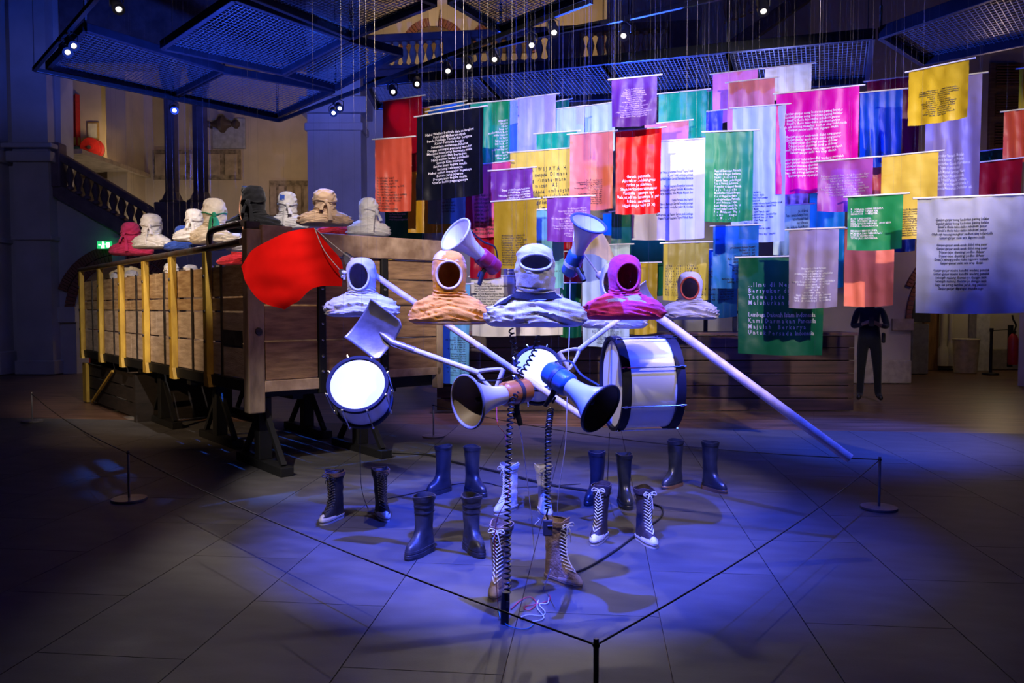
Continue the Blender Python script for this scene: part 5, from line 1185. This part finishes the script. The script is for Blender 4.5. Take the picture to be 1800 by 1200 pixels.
c = A(963, 927, 3.6); MB().box(c, (.044, .024, .076)).build('case', mat('grey_case', (.12, .10, .10), .45), m2, smooth=False, bevel=.007)
MB().box(c + V((.01, -.013, .012)), (.024, .003, .004)).build('slot', mat('pale_slot', (.6, .55, .5), .5), m2, smooth=False)
def cable(label, pts, r, m, cat='cable', name='cable', n=12):
    o = MB().tube(bez(pts, n), r, 6).build(name, m, None, ang=80); return tag(o, label, cat, 'cables among the boots')
Fz = lambda x, y, z=.006: atz(x, y, z)
wc_ = mat('white_wire', (.75, .70, .80), .5, var=.05); rc = mat('red_wire', (.55, .03, .06), .5); gc = mat('teal_wire', (.02, .25, .35), .5)
cable('thin white wire hanging from the orange megaphone to the floor by the white boots', [A(903, 700, 3.9), A(915, 760, 4.1), A(925, 830, 4.4), A(931, 880, 4.7), Fz(935, 905), Fz(948, 912), Fz(940, 922), Fz(952, 926)], .0026, wc_)
cable('thin white wire hanging between the pink bust and the floor', [A(1010, 400, 4.6), A(1003, 480, 4.5), A(1001, 580, 4.5), A(997, 700, 4.5), A(994, 780, 4.6), A(984, 850, 4.8), A(980, 890, 5.0), Fz(982, 908)], .0026, wc_)
cable('thick black cable running from the trestle past the rubber boots', [Fz(690, 795, .012), Fz(735, 797, .012), Fz(760, 800, .012), Fz(800, 812, .012), Fz(872, 828, .012), Fz(960, 850, .012), Fz(1035, 862, .012)], .011, cordk)
cable('black cable looping from the criss-cross boots to the front tan boot', [Fz(1145, 884, .008), Fz(1164, 893, .008), Fz(1160, 910, .008), Fz(1120, 938, .008), Fz(1080, 968, .008), Fz(1030, 998, .008), Fz(985, 1012, .008)], .007, cordk)
cable('thin black cable across the floor behind the striped rubber boots', [Fz(680, 876), Fz(720, 868), Fz(790, 852), Fz(850, 848), Fz(900, 856), Fz(1020, 850)], .004, cordk)
cable('thin black cable hanging from the left drum to the floor', [A(634, 752, 4.95), A(633, 800, 5.0), A(636, 860, 5.2), Fz(647, 895)], .0022, cordk)
cable('thin black cable hanging below the bass drum', [A(1071, 760, 5.1), A(1070, 800, 5.2), A(1068, 840, 5.4), Fz(1066, 858)], .0026, cordk)
cable('tangled pale wire on the floor between the tan boots', [A(968, 1000, 3.75), Fz(955, 1035), Fz(944, 1065), Fz(956, 1085), Fz(935, 1092), Fz(915, 1086), Fz(930, 1080), Fz(952, 1082), Fz(958, 1075), Fz(948, 1062), Fz(962, 1060), Fz(965, 1050)], .0026, wc_)
cable('red wire looping on the floor between the tan boots', [Fz(898, 1070), Fz(915, 1055), Fz(932, 1049), Fz(943, 1060), Fz(930, 1072), Fz(922, 1066), Fz(950, 1060), Fz(966, 1054), Fz(966, 1045)], .0024, rc)
cable('teal wire curving on the floor under the microphone', [Fz(876, 1072), Fz(882, 1090), Fz(900, 1102), Fz(925, 1105), Fz(940, 1095)], .0024, gc)
cable('thin red wire hanging below the orange megaphone', [A(873, 710, 3.9), A(875, 745, 3.8), A(890, 772, 3.7), A(895, 860, 3.6), A(872, 920, 3.6), A(871, 1000, 3.6), Fz(876, 1070)], .0018, rc)
# ================================================================== rope barrier
stm = mat('grey_stanchion', (.26, .24, .24), .4, .4, var=.15, scale=8)
ST = {}
def stanchion(label, px, py, top=None):
    p = atz(px, py, 0) if top is None else V((*top[:2], 0))
    t = thing('rope_stanchion', label, 'stanchion', p, 0, 'low rope stanchions')
    M = Matrix.Translation(p)
    MB().lathe([(0, 0), (.125, 0), (.127, .006), (.124, .018), (.02, .022), (0, .022)], 36, M).build('base', stm, t)
    MB().lathe([(.009, .02), (.009, .375), (.0075, .378), (0, .378)], 14, M).build('pole', stm, t)
    MB().lathe([(.0095, .352), (.012, .352), (.012, .362), (.0095, .362)], 14, M).build('rope_collar', blackp, t)
    return p + V((0, 0, .357))
s0 = stanchion('low dark stanchion in the middle foreground', 0, 0, top=atz(1048, 1122, .378))
s1 = stanchion('low grey stanchion on the left in front of the truck', 227, 879)
s2 = stanchion('low grey stanchion at the far left edge', 57, 741)
s3 = stanchion('low grey stanchion on the right below the long pole', 1545, 894)
s4 = stanchion('low grey stanchion behind the snare drum and orange megaphone', 762, 768)
def rope(label, a, b, sag):
    P = [a.lerp(b, i / 14) - V((0, 0, sag * 4 * (i / 14) * (1 - i / 14))) for i in range(15)]
    o = MB().tube(P, .004, 6).build('barrier_rope', cordk, None, ang=80); tag(o, label, 'rope', 'barrier ropes')
rope('thin black rope from the foreground stanchion to the left one', s0, s1, .05)
rope('thin black rope from the foreground stanchion to the right one', s0, s3, .05)
rope('thin black rope between the two left stanchions', s1, s2, .06)
rope('thin black rope from the right stanchion to the one behind the drum', s3, s4, .10)
# ================================================================== visitor behind the flags
def person():
    p = atz(1526, 704, 0); yaw = d2(-20)
    t = thing('person', 'person in dark shirt and trousers standing behind the flags, head bowed', 'person', p, yaw)
    J = {'pel': (0, 0, .95), 'sp1': (0, .01, 1.12), 'sp2': (0, .02, 1.30), 'neck': (0, 0, 1.47), 'nk2': (0, -.03, 1.54), 'head': (0, -.07, 1.62), 'top': (0, -.09, 1.72),
         'shl': (-.17, .01, 1.42), 'ell': (-.24, -.02, 1.15), 'wrl': (-.10, -.24, 1.20), 'hal': (-.05, -.28, 1.23), 'shr': (.17, .01, 1.42), 'elr': (.25, -.02, 1.15), 'wrr': (.12, -.24, 1.18), 'har': (.06, -.28, 1.22),
         'hil': (-.09, 0, .90), 'knl': (-.11, -.03, .50), 'anl': (-.12, .02, .10), 'tol': (-.15, -.14, .045), 'hir': (.09, 0, .90), 'knr': (.12, -.02, .50), 'anr': (.14, .03, .10), 'tor': (.18, -.12, .045)}
    Rr = {'pel': (.16, .12), 'sp1': (.15, .11), 'sp2': (.17, .11), 'neck': (.07, .06), 'nk2': (.055, .055), 'head': (.078, .095), 'top': (.05, .06), 'shl': (.065, .06), 'ell': (.048, .048), 'wrl': (.032, .03), 'hal': (.03, .022), 'hil': (.095, .10), 'knl': (.066, .066), 'anl': (.05, .052), 'tol': (.045, .035)}
    for k in list(Rr):
        if k.endswith('l') and k[:-1] + 'r' in J: Rr[k[:-1] + 'r'] = Rr[k]
    E = [('pel', 'sp1'), ('sp1', 'sp2'), ('sp2', 'neck'), ('neck', 'nk2'), ('nk2', 'head'), ('head', 'top'), ('sp2', 'shl'), ('shl', 'ell'), ('ell', 'wrl'), ('wrl', 'hal'), ('sp2', 'shr'), ('shr', 'elr'), ('elr', 'wrr'), ('wrr', 'har'),
         ('pel', 'hil'), ('hil', 'knl'), ('knl', 'anl'), ('anl', 'tol'), ('pel', 'hir'), ('hir', 'knr'), ('knr', 'anr'), ('anr', 'tor')]
    K = list(J); vs = [J[k] for k in K]; es = [(K.index(a), K.index(b)) for a, b in E]; rad = [Rr.get(k, (.05, .05)) for k in K]
    for s, hn in ((-1, 'hal'), (1, 'har')):       # five short fingers around a phone
        h = V(J[hn])
        for q in range(5):
            dx = -s * (.02 + .012 * (q == 4)); a = len(vs)
            vs += [tuple(h + V((dx * .5, -.02, .02 - q * .013))), tuple(h + V((dx * 1.4, -.045 + .006 * abs(q - 1.5), .025 - q * .014))), tuple(h + V((dx * 2.2, -.035, .025 - q * .014)))]
            rad += [(.009, .009)] * 3; es += [(K.index(hn), a), (a, a + 1), (a + 1, a + 2)]
    me = bpy.data.meshes.new('body'); me.from_pydata(vs, es, [])
    o = bpy.data.objects.new('body', me); C.objects.link(o); o.parent = t; W[o.name] = W[t.name]
    sk_ = o.modifiers.new('skin', 'SKIN'); sb = o.modifiers.new('sub', 'SUBSURF'); sb.levels = sb.render_levels = 2
    for i, r in enumerate(rad): me.skin_vertices[0].data[i].radius = r
    me.skin_vertices[0].data[0].use_root = True
    dg = bpy.context.evaluated_depsgraph_get(); ev = o.evaluated_get(dg); nm = bpy.data.meshes.new_from_object(ev)
    o.modifiers.clear(); o.data = nm; nm.name = 'body'
    nm.materials.clear()
    for m in (cloth('navy_shirt', (.010, .012, .022)), cloth('dark_trousers', (.008, .008, .012)), mat('skin_tone', (.34, .19, .13), .6), mat('dark_shoe', (.012, .01, .01), .4)): nm.materials.append(m)
    for f in nm.polygons:
        c = f.center; f.use_smooth = True
        f.material_index = 3 if c.z < .09 else 1 if c.z < .97 else 2 if (c.z > 1.49 or (c.y < -.235)) else 0
    Mw = W[t.name]
    hd = V((0, -.075, 1.66))
    MB().lathe([(0, .10), (.05, .095), (.085, .06), (.098, .0), (.095, -.05), (.08, -.07)], 20, Mw @ Matrix.Translation(hd + V((0, .012, .01))) @ Matrix.Rotation(-.35, 4, 'X')).build('hair', mat('dark_hair', (.02, .014, .01), .6), t)
    MB().lathe([(0, -.02), (.014, -.012), (.016, 0), (0, .02)], 8, Mw @ Matrix.Translation(hd + V((0, -.10, -.05)))).build('nose', MATS['skin_tone'], t)
    for s in (-1, 1):
        MB().lathe([(0, -.03), (.012, -.02), (.015, .0), (.01, .025), (0, .03)], 8, Mw @ Matrix.Translation(hd + V((s * .085, 0, -.04)))).build('ear', MATS['skin_tone'], t)
        MB().lathe([(0, -.008), (.009, 0), (0, .008)], 8, Mw @ Matrix.Translation(hd + V((s * .032, -.088, -.02)))).build('eye', mat('eye_dark', (.02, .02, .02), .3), t)
    MB().box((0, -.155, 1.565), (.045, .012, .010), Mw).build('mouth', mat('lips', (.3, .12, .10), .5), t, smooth=False, bevel=.004)
    MB().box((0.005, -.33, 1.235), (.07, .012, .14), Mw @ Matrix.Translation((0, 0, 0))).build('phone', blackp, t, smooth=False, bevel=.004)
    MB().box((.20, .01, .98), (.05, .12, .16), Mw).build('hip_pouch', blackp, t, smooth=False, bevel=.02)
person()
